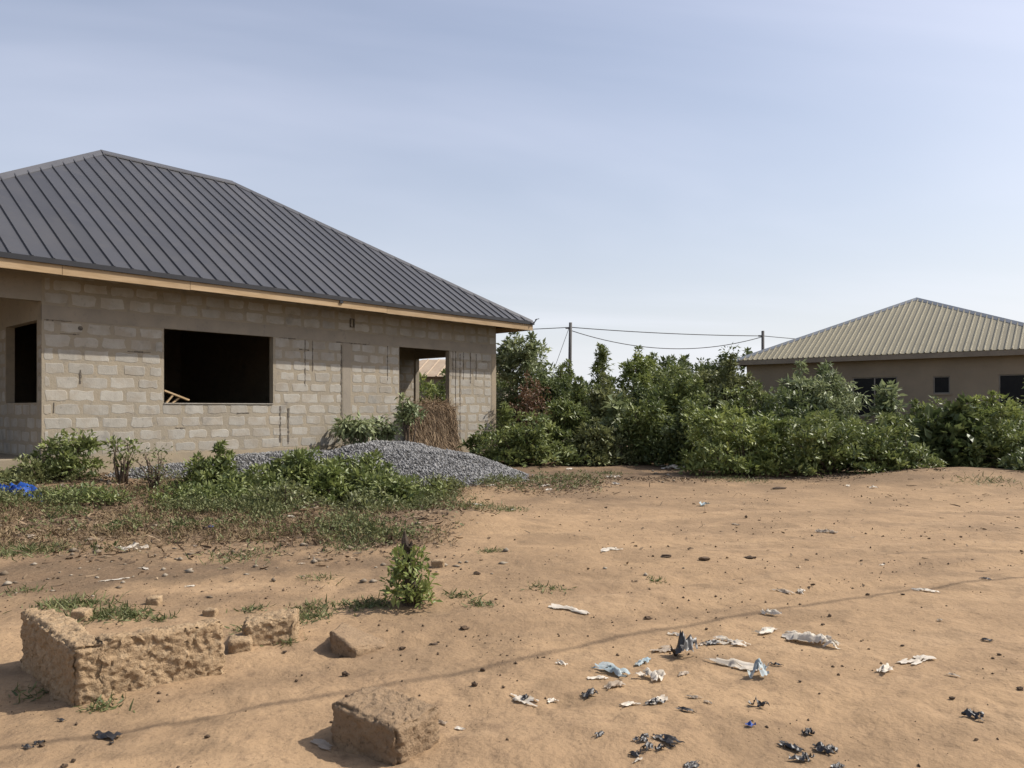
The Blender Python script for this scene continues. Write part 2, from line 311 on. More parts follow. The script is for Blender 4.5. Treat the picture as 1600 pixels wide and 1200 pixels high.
def block_variant(seed):
    """unit block face in x,z (-.5...5), proud towards -y, with worn irregular outline"""
    r = random.Random(seed); out = []
    for (x, z) in ((-.5, -.36), (-.46, -.5), (-.15, -.5), (.18, -.5), (.46, -.5), (.5, -.36), (.5, .3), (.46, .5), (.15, .5), (-.2, .5), (-.46, .5), (-.5, .3)):
        out.append((x*(1-r.random()**2*.20), z*(1-r.random()**2*.30)))
    n = len(out); v = [(x, .004, z) for x, z in out]+[(x*.955, -1, z*.92) for x, z in out]
    f = [(i, (i+1) % n, n+(i+1) % n, n+i) for i in range(n)]+[tuple(range(n, 2*n))]
    me = mesh('block', v, f); me.materials.append(M['block']); return me
BLK = [block_variant(100+i) for i in range(10)]
def lay_blocks(parent, u0, u1, z0, n, ops, columns=(), axis='x', off=0., seed=1, length=.472, course=.245):
    r = random.Random(seed); k = 0
    for c in range(n):
        za = z0+c*course; zb = za+course; zc = (za+zb)/2
        u = u0-(r.random()*.1+(c % 2)*length/2); spans = []
        cuts = sorted([(o[0], o[1]) for o in ops if o[2] < zc < o[3]]+list(columns))
        free = []; p = u0
        for a, b in cuts:
            if a > p: free.append((p, a))
            p = max(p, b)
        if p < u1: free.append((p, u1))
        while u < u1:
            e = u+length*(1+r.uniform(-.06, .06))
            for a, b in free:
                s0, s1 = max(u, a), min(e, b)
                if s1-s0 > .12: spans.append((s0, s1))
            u = e
        for s0, s1 in spans:
            wj = r.uniform(.025, .10); hj = r.uniform(.025, .075)
            o = bpy.data.objects.new('block', BLK[r.randrange(10)]); COL.objects.link(o); o.parent = parent
            uc = (s0+s1)/2+r.uniform(-.008, .008); zz = zc+r.uniform(-.008, .006)
            d = r.uniform(.0015, .0055)
            if axis == 'x': o.location = (uc, off, zz)
            else: o.location = (off, uc, zz); o.rotation_euler = (0, 0, R(-90))
            o.scale = (s1-s0-wj, d, course-hj); o.rotation_euler.y = r.uniform(-.012, .012); k += 1
    return k
def roof_face(parent, name, O, U, V, L_, rmax, brk, tan, m, step, ribw, ribh, split=True, ridge=True):
    """sheets on one roof slope. O eave start, U along the eave, V inward (level), r run inward, height = r*tan"""
    O = Vector(O); U = Vector(U); V = Vector(V); Nn = U.cross((V+Vector((0, 0, tan)))).normalized()
    if Nn.z < 0: Nn = -Nn
    P = lambda u, r, h=0: O+U*u+V*r+Vector((0, 0, tan*r))+Nn*h
    n = round(L_/step); st = L_/n; allm = MB()
    for i in range(n):
        u0, u1 = i*st, (i+1)*st; m_ = MB() if split else allm
        us = [u0]+[b for b in brk if u0+1e-4 < b < u1-1e-4]+[u1]
        top = [(u, rmax(u)) for u in us][::-1]
        h = .002*(i % 2)
        pts = [(u0, 0), (u1, 0)]+[t for t in top if t[1] > 1e-3]
        if len(pts) >= 3:
            for j in range(1, len(pts)-1): m_.poly([P(*pts[0], h), P(*pts[j], h), P(*pts[j+1], h)])
            e = .012; m_.poly([P(u0, 0, h), P(u0, 0, h-e), P(u1, 0, h-e), P(u1, 0, h)])
        rt = rmax(u0+ribw/2)-.02
        if i > 0 and rt > .1:
            a, b = u0-ribw/2, u0+ribw/2; q = ribw*.22
            p = [P(a, 0, -.003), P(b, 0, -.003), P(b-q, 0, ribh), P(a+q, 0, ribh)]; t = [P(a, rt, -.003), P(b, rt, -.003), P(b-q, rt, ribh), P(a+q, rt, ribh)]
            m_.poly(p); m_.poly([p[0], p[3], t[3], t[0]]); m_.poly([p[3], p[2], t[2], t[3]]); m_.poly([p[2], p[1], t[1], t[2]]); m_.poly(t[::-1])
        if split: m_.build(name, m, parent)
    if not split: allm.build(name, m, parent)
def cap(parent, a, b, w_, m, name='hip_cap', lift=.05):
    a = Vector(a); b = Vector(b); d = (b-a).normalized(); s = d.cross(Vector((0, 0, 1))).normalized()
    mb = MB(); dn = Vector((0, 0, -1)); h = lift
    A = [a+s*w_/2+dn*(w_*.30)+Vector((0, 0, h)), a+Vector((0, 0, h+.02)), a-s*w_/2+dn*(w_*.30)+Vector((0, 0, h))]; B = [p+(b-a) for p in A]
    lo = Vector((0, 0, -.03)); A2 = [p+lo for p in A]; B2 = [p+lo for p in B]
    for i in (0, 1): mb.poly([A[i], A[i+1], B[i+1], B[i]]); mb.poly([A2[i+1], A2[i], B2[i], B2[i+1]])
    mb.poly([A[0], B[0], B2[0], A2[0]]); mb.poly([A[2], A2[2], B2[2], B[2]])
    mb.poly([A[0], A2[0], A2[1], A[1]]); mb.poly([A[1], A2[1], A2[2], A[2]]); mb.poly([B[1], B2[1], B2[0], B[0]]); mb.poly([B[2], B2[2], B2[1], B[1]])
    return mb.build(name, m, parent)

# ------------------------------------------------------------------ unfinished block house
C0 = (-.464, 21.89); ANG = math.atan2(.744, .668)
h1 = empty('block_house', (C0[0], C0[1], 0), ANG)
tag(h1, 'unfinished grey block house with charcoal ribbed hip roof and empty window openings', 'house')
def h1w(x, y):                                                          # house local to world
    c, s = math.cos(ANG), math.sin(ANG); return (C0[0]+x*c-y*s, C0[1]+x*s+y*c)
WL, WD, TOP, FL, SILL, LIN = -14.1, 10.6, 4.44, .62, 1.60, 3.07
XW = -11.64
win1 = (-9.52, -7.15, SILL, LIN); win2 = (-3.60, -1.855, SILL, LIN)
fw = wall_mesh(XW, 0, FL, TOP, .15, [win1, win2]).build('front_wall', M['mortar'], h1)
nb = lay_blocks(fw, XW+.01, -.19, FL, 10, [win1, win2], [(-5.33, -5.08)], seed=3)
nb += lay_blocks(fw, XW+.01, -.02, 3.325, 3, [], [], seed=5)
# lintel band, columns, corner
mb = MB(); mb.box(XW, 0, -.007, .05, LIN-.004, 3.318); mb.build('lintel', M['lintel'], h1)
mb = MB(); mb.box(-5.32, -5.10, -.006, .02, FL+.002, LIN-.006); mb.build('column', M['lintel'], h1)
mb = MB(); mb.box(-.175, -.001, -.006, .02, FL+.002, LIN-.006); mb.build('column', M['plinth'], h1)
# ragged raised strips for pipe and cable grooves, the hollows' shade in their colour
def chase_strip(x, z0, z1, w_=.022, seed=0):
    r = random.Random(seed); n = max(3, int((z1-z0)/.05)); mb = MB()
    for i in range(n):
        a = z0+(z1-z0)*i/n; b = z0+(z1-z0)*(i+1)/n; j = r.uniform(-.004, .004); k = w_*r.choice((.35, .6, .9, 1.2))
        mb.box(x+j-k/2, x+j+k/2, -.0085, .01, a, b)
    return mb.build('chase_strip', M['chase_strip'], h1)
for i, (x, z0, z1, w_) in enumerate([(-6.98, .75, 1.55, .035), (-6.78, .7, 1.5, .04), (-6.35, 2.0, 3.05, .02), (-6.15, 2.35, 3.05, .016), (-5.36, 1.3, 3.0, .03), (-3.98, 2.2, 3.06, .02),
        (-1.62, .65, 3.06, .026), (-1.72, 2.3, 3.06, .02), (-1.45, .65, 3.0, .024), (-1.32, 2.3, 3.05, .02), (-1.05, 2.2, 3.05, .022), (-.82, 2.3, 3.03, .02), (-11.02, 1.95, 2.2, .03), (-11.45, 1.42, 1.6, .02)]):
    chase_strip(x, z0, z1, w_, i)
def hcrack(x0, x1, z, seed):
    r = random.Random(seed); mb = MB(); x = x0
    while x < x1:
        l = r.uniform(.02, .09); dz = r.uniform(-.004, .004); q = r.choice((.003, .003, .008, .013))
        mb.box(x, x+l, -.0080, .01, z+dz-q, z+dz+q*.8+.002)
        x += l
    mb.build('crack', M['chase_strip'], h1)
for i, (a, b, z) in enumerate([(-5.5, -4.6, 3.06), (-11.6, -11.2, 3.06), (-7.0, -6.6, 3.06), (-10.2, -9.85, 2.58), (-8.0, -7.75, 1.4), (-11.35, -11.05, 2.83), (-6.5, -6.25, 2.83), (-.6, -.3, 2.83), (-9.3, -9.1, 1.11)]): hcrack(a, b, z, i)
# small empty electrical box near the column head, hole with a stain
mb = MB(); X, Zz = -5.12, 3.44
for q in ((X, X+.02, Zz, Zz+.21), (X+.10, X+.12, Zz, Zz+.21), (X+.02, X+.10, Zz, Zz+.018), (X+.02, X+.10, Zz+.192, Zz+.21)): mb.box(q[0], q[1], -.035, .01, q[2], q[3])
mb.build('electrical_box', M['chase_strip'], h1)
mb = MB(); mb.tube([(-11.02, -.009, 2.95), (-11.02, .01, 2.95)], .042, 9); mb.build('hole', M['chase_strip'], h1)  # dark disc on the wall face, the hollow's shade put in its colour
# side wall of the recessed porch on the left with its window, and the beam over the porch
opL = (.26, 2.12, SILL, LIN)
sw = wall_mesh(.15, 5.0, FL, TOP, .15, [opL], 'y', XW).build('porch_wall', M['mortar'], h1)
lay_blocks(sw, .0, 3.2, FL, 10, [opL], [], axis='y', off=XW, seed=9)
MB().box(WL, XW-.002, 0, .22, 3.38, 4.30).build('porch_beam', M['lintel'], h1)
MB().box(WL, WL+.22, .001, .22, FL+.001, 3.379).build('porch_column', M['lintel'], h1)
wall_mesh(WL, XW, FL, TOP, .15, [(-13.2, -12.3, FL, 2.75)], 'x', 5.0).build('porch_back_wall', M['mortar'], h1)
# the other outer walls and partitions
opR = (.55, 3.36, 1.05, LIN)
rw = wall_mesh(.15, 10.45, FL, TOP, .15, [opR, (5.2, 6.4, SILL, LIN)], 'y', -.15).build('side_wall', M['mortar'], h1)
wall_mesh(WL, 0, FL, TOP, .15, [], 'x', 10.45).build('rear_wall', M['mortar'], h1)
wall_mesh(5.15, 10.45, FL, TOP, .15, [], 'y', WL).build('side_wall', M['mortar'], h1)
wall_mesh(.15, 10.45, FL, TOP, .15, [], 'y', -5.3).build('partition_wall', M['mortar'], h1)
wall_mesh(.15, 10.45, FL, TOP, .15, [], 'y', -10.05).build('partition_wall', M['mortar'], h1)  # unseen, added to keep the porch window's light out of the room
MB().box(XW+.15, -5.3, .15, 10.45, FL-.02, FL+.01).build('floor', M['dimming_floor'], h1)  # unseen dark surface added so bounced sun doesn't brighten the room
wall_mesh(-9.9, -5.3, FL, TOP, .15, [], 'x', 8.6).build('partition_wall', M['mortar'], h1)
pb = wall_mesh(-5.15, -.15, FL, TOP, .15, [], 'x', 3.4).build('partition_wall', M['mortar'], h1)
lay_blocks(pb, -2.2, -.16, FL, 10, [], [], off=3.4, seed=12)
# plinth and floor
MB().box(WL-.03, .03, -.03, WD+.03, -.4, FL-.002).build('plinth', M['plinth'], h1)
MB().box(win1[0]+.002, win1[1]-.002, -.02, .16, SILL-.012, SILL+.008).build('window_sill', M['block'], h1)
# timber trestle lying on the sill of the wide window
tr = empty('timber_trestle', (*h1w(-9.28, .10), SILL+.008), ANG)
tag(tr, 'small broken timber trestle propped on the sill of the wide dark window', 'timber')
MB().bar((-.22, -.03, .245), (.30, .02, .06), .09, .03).build('plank', M['wood'], tr)
MB().bar((-.16, -.02, 0), (-.03, -.02, .16), .03, .05, (0, 1, 0)).build('leg', M['wood'], tr)
MB().bar((-.02, .03, 0), (.12, .02, .11), .03, .05, (0, 1, 0)).build('leg', M['wood'], tr)
# roof
OV, EZ, PT, RUN = .76, 4.0, .645, 6.05
x0, x1, y0, y1 = WL-OV, OV, -OV, WD+OV; LX = x1-x0; LY = y1-y0
roof = link('roof', MB().poly([(x0+.05, y0+.05, EZ-.0), (x1-.05, y0+.05, EZ-.0), (x1-RUN, y0+RUN, EZ+RUN*PT-.05), (x0+RUN, y0+RUN, EZ+RUN*PT-.05)]) and None or bpy.data.meshes.new('roof'), None, h1)
sun_stop = MB(); ez = EZ-.06; rz_ = EZ+RUN*PT-.06  # solid layer added under the sheets so no sun leaks into the house
e = [(x0+.02, y0+.02, ez), (x1-.02, y0+.02, ez), (x1-.02, y1-.02, ez), (x0+.02, y1-.02, ez)]; ra = (x0+RUN, (y0+y1)/2, rz_); rb = (x1-RUN, (y0+y1)/2, rz_)
sun_stop.poly([e[0], e[1], rb, ra]); sun_stop.poly([e[2], e[3], ra, rb]); sun_stop.poly([e[1], e[2], rb]); sun_stop.poly([e[3], e[0], ra])
roof.data = mesh('roof', sun_stop.v, sun_stop.f); roof.data.materials.append(M['dark_timber'])
RUNY = LY/2
rm = lambda u: max(0, min(u, LX-u, RUNY))
roof_face(roof, 'roof_sheet', (x0, y0, EZ), (1, 0, 0), (0, 1, 0), LX, rm, [RUNY, LX-RUNY], PT, M['roof1'], .32, .04, .031)
roof_face(roof, 'rear_roof_sheets', (x1, y1, EZ), (-1, 0, 0), (0, -1, 0), LX, rm, [RUNY, LX-RUNY], PT, M['roof1'], .32, .04, .031, False)
rm2 = lambda u: max(0, min(u, LY-u))
roof_face(roof, 'end_roof_sheets', (x1, y0, EZ), (0, 1, 0), (-1, 0, 0), LY, rm2, [LY/2], PT, M['roof1'], .32, .04, .031, False)
roof_face(roof, 'end_roof_sheets', (x0, y1, EZ), (0, -1, 0), (1, 0, 0), LY, rm2, [LY/2], PT, M['roof1'], .32, .04, .031, False)
top = EZ+RUNY*PT; ym = (y0+y1)/2
RA, RB = (x0+RUNY, ym, top), (x1-RUNY, ym, top)
cap(roof, RA, RB, .34, M['cap1'], 'ridge_cap', .045)
for a, b in (((x0, y0, EZ), RA), ((x1, y0, EZ), RB), ((x1, y1, EZ), RB), ((x0, y1, EZ), RA)): cap(roof, a, b, .26, M['cap1'], 'hip_cap', .035)
# eaves: black edge trim over wooden fascia boards
for (a, b, c, d) in ((x0-.03, x1+.03, y0-.035, y0-.002), (x0-.03, x1+.03, y1+.002, y1+.035)): MB().box(a, b, c, d, EZ-.075, EZ+.012).build('eave_trim', M['trim_black'], roof)
for (a, b) in ((x0-.033, x0-.001), (x1+.001, x1+.033)): MB().box(a, b, y0-.001, y1+.001, EZ-.075, EZ+.012).build('eave_trim', M['trim_black'], roof)
cuts = [x0, -11.55, -9.35, -4.6, x1]
for a, b in zip(cuts, cuts[1:]):
    s = random.uniform(-.008, .008); MB().box(a+.004, b-.004, y0+.002, y0+.028, EZ-.235+s, EZ-.078).build('fascia_board', M['wood'], roof)
MB().box(x0+.004, x1-.004, y1-.028, y1-.002, EZ-.235, EZ-.078).build('fascia_board', M['wood'], roof)
for a in (x0+.002, x1-.028): MB().box(a, a+.026, y0+.03, y1-.03, EZ-.235, EZ-.078).build('fascia_board', M['wood'], roof)
MB().box(-5.95, -5.87, y0-.03, y0+.001, EZ-.14, EZ-.076).build('trim_bracket', M['trim_black'], roof)
mb = MB(); mb.bar((x1+.02, y0-.02, EZ-.02), (x1+.10, y0-.06, EZ+.10), .05, .02); mb.bar((x1+.06, y0-.04, EZ+.08), (x1+.16, y0-.09, EZ+.11), .05, .02); mb.build('trim_end', M['trim_black'], roof)
for k in range(25):                                                     # rafter tails under the front eave
    xx = x0+.35+k*(LX-.7)/24; MB().hexa([(xx-.025, y0+.03, EZ-.2), (xx+.025, y0+.03, EZ-.2), (xx-.025, -.02, EZ-.2+.73*PT), (xx+.025, -.02, EZ-.2+.73*PT), (xx-.025, y0+.03, EZ-.07), (xx+.025, y0+.03, EZ-.07), (xx-.025, -.02, EZ-.07+.73*PT), (xx+.025, -.02, EZ-.07+.73*PT)]).build('rafter_tail', M['dark_timber'], roof)

# ------------------------------------------------------------------ plastered house on the right
E2 = math.atan2(-.624, .781)
h2 = empty('plastered_house', (8.344, 26.85, 0), E2)
tag(h2, 'brown plastered house with olive ribbed pyramid roof behind the thicket', 'house')
o2 = .33; L2 = 10.5; ez2 = 3.19; ap = (5.1-o2, 3.82-o2); D2 = 11.0; W2 = L2-2*o2
ops2 = [(3.54, 4.86, 1.25, 2.50), (5.87, 6.32, 1.95, 2.48), (7.57, 8.55, 1.47, 2.49)]
wall_mesh(0, W2, -.3, 3.2, .15, ops2).build('wall', M['plaster2'], h2)
wall_mesh(.15, D2, -.3, 3.2, .15, [], 'y', 0).build('wall', M['plaster2'], h2)
wall_mesh(.15, D2, -.3, 3.2, .15, [], 'y', W2-.15).build('wall', M['plaster2'], h2)
wall_mesh(0, W2, -.3, 3.2, .15, [], 'x', D2).build('wall', M['plaster2'], h2)
for (a, b, c, d) in ops2:
    wd = MB(); t = .035
    for q in ((a, a+t, c, d), (b-t, b, c, d), (a+t, b-t, c, c+t), (a+t, b-t, d-t, d)): wd.box(q[0]+.001, q[1]-.001, .03, .08, q[2]+.001, q[3]-.001)
    if b-a > .6: xm = (a+b)/2 if b-a > 1.1 else b-.07; wd.box(xm-.02, xm+.02, .032, .078, c+t, d-t)
    wo = wd.build('window', M['frame'], h2)
    xm = (a+b)/2
    MB().box(a+t, xm, .05, .06, c+t, d-t).build('pane', M['glass'], wo); MB().box(xm+.001, b-t, .052, .062, c+t, d-t).build('pane', M['glass'], wo)
    MB().box(a-.05, b+.05, -.03, .02, c-.05, c-.001).build('sill', M['plaster2'], wo)
tan2 = 2.17/3.82; apz = ez2+2.17
rf2 = MB(); pe = [(-o2+.02, -o2+.02, ez2-.05), (L2-o2-.02, -o2+.02, ez2-.05), (L2-o2-.02, D2+.4, ez2-.05), (-o2+.02, D2+.4, ez2-.05)]; pa = (*ap, apz-.05); pbk = (ap[0], D2-3.4, apz-.05)
rf2.poly([pe[0], pe[1], pa]); rf2.poly([pe[1], pe[2], pbk, pa]); rf2.poly([pe[2], pe[3], pbk]); rf2.poly([pe[3], pe[0], pa, pbk])
roof2 = rf2.build('roof', M['dark_timber'], h2)
r2 = lambda u: 3.82*max(0, min(u/5.1, (L2-u)/5.4))
roof_face(roof2, 'roof_sheet', (-o2, -o2, ez2), (1, 0, 0), (0, 1, 0), L2, r2, [5.1], tan2, M['roof2'], .172, .048, .036)
LB = D2+.4+o2; bk = LB-(D2-3.4+o2)
rs = lambda u: 5.1*max(0, min(1, u/3.82, (LB-u)/bk)); rs5 = lambda u: 5.4*max(0, min(1, u/3.82, (LB-u)/bk))
roof_face(roof2, 'side_roof_sheets', (-o2, D2+.4, ez2), (0, -1, 0), (1, 0, 0), LB, lambda u: rs(LB-u), [bk, LB-3.82], 2.17/5.1, M['roof2'], .172, .048, .036, False)
roof_face(roof2, 'side_roof_sheets', (L2-o2, -o2, ez2), (0, 1, 0), (-1, 0, 0), LB, rs5, [3.82, LB-bk], 2.17/5.4, M['roof2'], .172, .048, .036, False)
cap(roof2, (-o2, -o2, ez2), (*ap, apz), .24, M['cap2'], 'hip_cap', .03); cap(roof2, (L2-o2, -o2, ez2), (*ap, apz), .24, M['cap2'], 'hip_cap', .03); cap(roof2, (*ap, apz), (ap[0], D2-3.4, apz), .24, M['cap2'], 'ridge_cap', .03)
MB().box(-o2, L2-o2, -o2+.004, -o2+.03, ez2-.165, ez2-.015).build('fascia_board', M['fascia2'], roof2)
MB().box(-o2+.004, -o2+.03, -o2+.031, D2+.4, ez2-.165, ez2-.015).build('fascia_board', M['fascia2'], roof2)
MB().box(L2-o2-.03, L2-o2-.004, -o2+.031, D2+.4, ez2-.165, ez2-.015).build('fascia_board', M['fascia2'], roof2)
# small rear wing whose ridge just shows beyond the hip
rwg = MB(); rwg.poly([(.2, 11.5, 3.3), (4.2, 11.5, 3.3), (4.2, 13, 4.62), (.2, 13, 4.62)]); rwg.poly([(4.2, 14.5, 3.3), (.2, 14.5, 3.3), (.2, 13, 4.62), (4.2, 13, 4.62)]); rwg.poly([(.2, 14.5, 3.3), (.2, 11.5, 3.3), (.2, 13, 4.62)])
rw2 = rwg.build('rear_wing_roof', M['cap2'], h2); MB().box(.3, 4.2, 11.55, 14.4, -.3, 3.29).build('rear_wing_wall', M['plaster2'], h2)

# ------------------------------------------------------------------ low house far behind, seen through the corner openings
X3, Y3 = at(612, 38.0)
h3 = empty('low_house', (X3, Y3, 0), R(-8))
tag(h3, 'low dark walled house with pale rusty roof seen through the corner opening', 'house')
MB().box(-1, 5.6, .3, 6, -.3, 3.05).build('wall', M['fascia2'], h3)
r3 = bpy.data.objects.new('roof', mesh('roof', [(-1.3, 0, 3.05), (5.9, 0, 3.05), (5.9, 6.3, 3.05), (-1.3, 6.3, 3.05), (.8, 3.1, 4.1), (3.6, 3.1, 4.1)], [(0, 1, 5, 4), (2, 3, 4, 5), (1, 2, 5), (3, 0, 4), (0, 3, 2, 1)])); COL.objects.link(r3); r3.parent = h3; r3.data.materials.append(M['roof3'])
roof_face(r3, 'roof_sheet', (-1.3, 0, 3.09), (1, 0, 0), (0, 1, 0), 7.2, lambda u: 3.1*max(0, min(1, u/2.1, (7.2-u)/2.3)), [2.1, 4.9], 1.05/3.1, M['roof3'], .6, .1, .04)

# ------------------------------------------------------------------ remnant of a mud block wall in front of the thicket
lw = empty('low_wall', (*at(905, 20.6), float(gz(*at(905, 20.6)))-.08), R(-6)); tag(lw, 'low crumbling brown mud block wall at the foot of the thicket', 'wall')
r = random.Random(4)
for c in range(3):
    for k in range(4):
        if c == 2 and k in (0, 3): continue
        xx = k*.40+(c % 2)*.12; mb = MB(); mb.hexa([(xx+r.uniform(.005, .02)+i*.37, j*.2+r.uniform(-.015, .015), c*.205+q*.19+r.uniform(-.01, .005)+.004-.03) for q in (0, 1) for j in (0, 1) for i in (0, 1)]); mb.build('block', M['mud'], lw)

# ------------------------------------------------------------------ poles and wires
def pole(px, Y, top_py, label, lean=0):
    X, Yy, z = on(px, Y); H = EYE+(HY-top_py)/F*Y
    p = empty('utility_pole', (X, Yy, z)); tag(p, label, 'utility pole', None)
    MB().tube([(0, 0, -.3), (lean*.5, 0, H*.5), (lean, 0, H-z)], [.13, .115, .10], 9).build('post', M['pole'], p, smooth=True)
    MB().tube([(lean-.32, -.02, H-z-.35), (lean-.10, -.02, H-z-.35)], .055, 7).build('insulator', M['pole'], p)
    return (X+lean, Yy, H)
A1 = pole(889, 48, 504, 'dark wooden utility pole with stay wire standing above the thicket', .10)
A2 = pole(1192, 52.5, 517, 'short dark pole rising beside the left slope of the olive roof')
def wire(a, b, sag, rad, label, name='power_line', n=24, cat='wire'):
    a = Vector(a); b = Vector(b); mb = MB(); mb.tube([a.lerp(b, i/n)-Vector((0, 0, sag*4*(i/n)*(1-i/n))) for i in range(n+1)], rad, 5)
    o = mb.build(name, M['wire'], None, smooth=True); return tag(o, label, cat)
wire((A1[0], A1[1], A1[2]-.30), (A2[0], A2[1], A2[2]-.35), .12, .028, 'tight upper power line between the two utility poles')
wire((A1[0], A1[1], A1[2]-.50), (A2[0], A2[1], A2[2]-.40), 1.0, .026, 'slack lower power line sagging between the two utility poles')
wire((A1[0], A1[1], A1[2]-.30), (-14, 47, 6.2), .15, .026, 'power line running from the tall pole behind the block house roof')
wire((A2[0], A2[1], A2[2]-.35), (31, 55, 6.3), .2, .024, 'power line running from the short pole behind the olive roof')
g_ = on(857, 47.0); wire((A1[0]-.1, A1[1], A1[2]-.35), (g_[0]-1.1, g_[1], g_[2]-.05), .02, .016, 'thin stay wire slanting down from the tall pole into the bushes', 'stay_wire', 6)
# street line over the road, out of the picture, whose shadow crosses the sand
def sh(x, y, h=6.0): k = h/SUN[2]; return (x+SUN[0]*k, y+SUN[1]*k, h)
pts = [sh(-17, -2.6, 7.2), sh(-6.5, 1.6, 6.3), sh(-1.0, 3.92, 5.9), sh(1.11, 5.2, 5.75), sh(4.53, 6.66, 5.8), sh(14, 9.6, 6.6)]
mb = MB(); P_ = [Vector(p) for p in pts]; pl = []
for i in range(len(P_)-1):
    p0, p1, p2, p3 = P_[max(i-1, 0)], P_[i], P_[i+1], P_[min(i+2, len(P_)-1)]
    for t in np.linspace(0, 1, 10, endpoint=False): pl.append(.5*((2*p1)+(-p0+p2)*t+(2*p0-5*p1+4*p2-p3)*t*t+(-p0+3*p1-3*p2+p3)*t**3))
pl.append(P_[-1]); mb.tube(pl, .017, 6)
tag(mb.build('overhead_cable', M['wire'], None, smooth=True), 'overhead cable above the road whose thin shadow crosses the sand', 'cable')
for p, q in ((pl[0], 'left'), (pl[-1], 'right')):
    zz = float(gz(p.x, p.y)); u = empty('utility_pole', (p.x, p.y, zz)); tag(u, 'roadside pole carrying the overhead cable, standing on the %s of the track' % ('near side' if q == 'left' else 'far side'), 'utility pole')
    MB().tube([(0, 0, -.3), (0, 0, p.z-zz+.4)], [.13, .1], 9).build('post', M['pole'], u, smooth=True)

# ------------------------------------------------------------------ gravel pile
def gravel_h(x, y):
    def lobe(cx, cy, rx, ry, h, rot=0):
        c, s = math.cos(rot), math.sin(rot); u = ((x-cx)*c+(y-cy)*s)/rx; v = (-(x-cx)*s+(y-cy)*c)/ry; d = np.sqrt(u*u+v*v)
        return h*np.clip(1-d, 0, 1)**.9*(1-.25*np.exp(-(d/.25)**2))
    n = 1+.35*(fbm(x*1.1, y*1.1, 51, 3)-.5)
    z = np.maximum(np.maximum(lobe(-2.2, 16.2, 2.6, 3.4, .86), lobe(-4.6, 15.9, 2.3, 1.5, .46, .7)), lobe(-6.1, 14.5, 1.6, .8, .30, .7))
    return z*n
def build_gravel():
    pl_ = empty('gravel_pile', (-2.0, 16.4, float(gz(-2.0, 16.4)))); tag(pl_, 'spread grey gravel heap in front of the block house', 'gravel pile')
    bx, by, bz = pl_.location
    xs = np.linspace(-8.2, 1.6, 150); ys = np.linspace(12.6, 19.6, 110); X, Y = np.meshgrid(xs, ys); H = gravel_h(X, Y)
    Z = gz(X, Y)+H-.03-np.where(H < .01, .12, 0)
    V = np.stack([X.ravel()-bx, Y.ravel()-by, Z.ravel()-bz], 1); na = len(xs); i, j = np.meshgrid(np.arange(len(ys)-1), np.arange(na-1), indexing='ij')
    Fq = np.stack([i*na+j, i*na+j+1, (i+1)*na+j+1, (i+1)*na+j], -1).reshape(-1, 4)
    keep = (H.ravel()[Fq].max(1) > .005); me = fastmesh('heap', V, Fq[keep], 4); link('heap', me, M['gravel_core'], pl_)
    n = 60000; x = rng.uniform(-8.3, 1.9, n); y = rng.uniform(12.4, 19.6, n); h = gravel_h(x, y); scat = gravel_h(x*.93-.14, y*.93+1.1)
    k = (h > .02) | ((scat > .02) & (rng.random(n) < .30)); x, y, h = x[k], y[k], h[k]
    z = gz(x, y)+h-.022; s = .010+.028*rng.random(len(x))**2.2
    oc = np.array([(1, 0, 0), (0, 1, 0), (-1, 0, 0), (0, -1, 0), (0, 0, 1), (0, 0, -1)], float); fc = np.array([(0, 1, 4), (1, 2, 4), (2, 3, 4), (3, 0, 4), (1, 0, 5), (2, 1, 5), (3, 2, 5), (0, 3, 5)])
    a = rng.random(len(x))*6.28; V = oc[None]*s[:, None, None]*rng.uniform(.6, 1.3, (len(x), 6, 1)); ca, sa = np.cos(a)[:, None], np.sin(a)[:, None]
    Vx = V[..., 0]*ca-V[..., 1]*sa; Vy = V[..., 0]*sa+V[..., 1]*ca; tl = rng.uniform(-.7, .7, (len(x), 1)); Vz = V[..., 2]+Vx*tl
    P = np.stack([Vx+x[:, None]-bx, Vy+y[:, None]-by, Vz+z[:, None]-bz], -1).reshape(-1, 3)
    Fq = (fc[None]+6*np.arange(len(x))[:, None, None]).reshape(-1, 3)
    o = link('stones', fastmesh('stones', P, Fq, 3, {'v': np.repeat(rng.random(len(x)), 6)}), M['gravel'], pl_); o['kind'] = 'stuff'
build_gravel()

# ------------------------------------------------------------------ straw heap under the corner opening
def blades(n, pos, dirs, length, width, seed=0, bend=.3):
    """ribbon blades: pos (n,3), dirs (n,3) -> 2 quads each"""
    r = np.random.default_rng(seed); d = dirs/np.linalg.norm(dirs, axis=1, keepdims=True); s = np.cross(d, r.normal(size=(n, 3))); s /= np.linalg.norm(s, axis=1, keepdims=True)
    u = np.cross(s, d); w_ = (width*r.uniform(.6, 1.4, n))[:, None]; l = (length*r.uniform(.5, 1.3, n))[:, None]
    mid = pos+d*l*.5+u*l*bend*.3; tip = pos+d*l+u*l*bend*r.uniform(-1, 1, (n, 1))
    V = np.stack([pos-s*w_/2, pos+s*w_/2, mid+s*w_/2, mid-s*w_/2, tip+s*w_*.15, tip-s*w_*.15], 1).reshape(-1, 3)
    b = 6*np.arange(n)[:, None]; Fq = np.concatenate([b+np.array([0, 1, 2, 3]), b+np.array([3, 2, 4, 5])]); return V, Fq
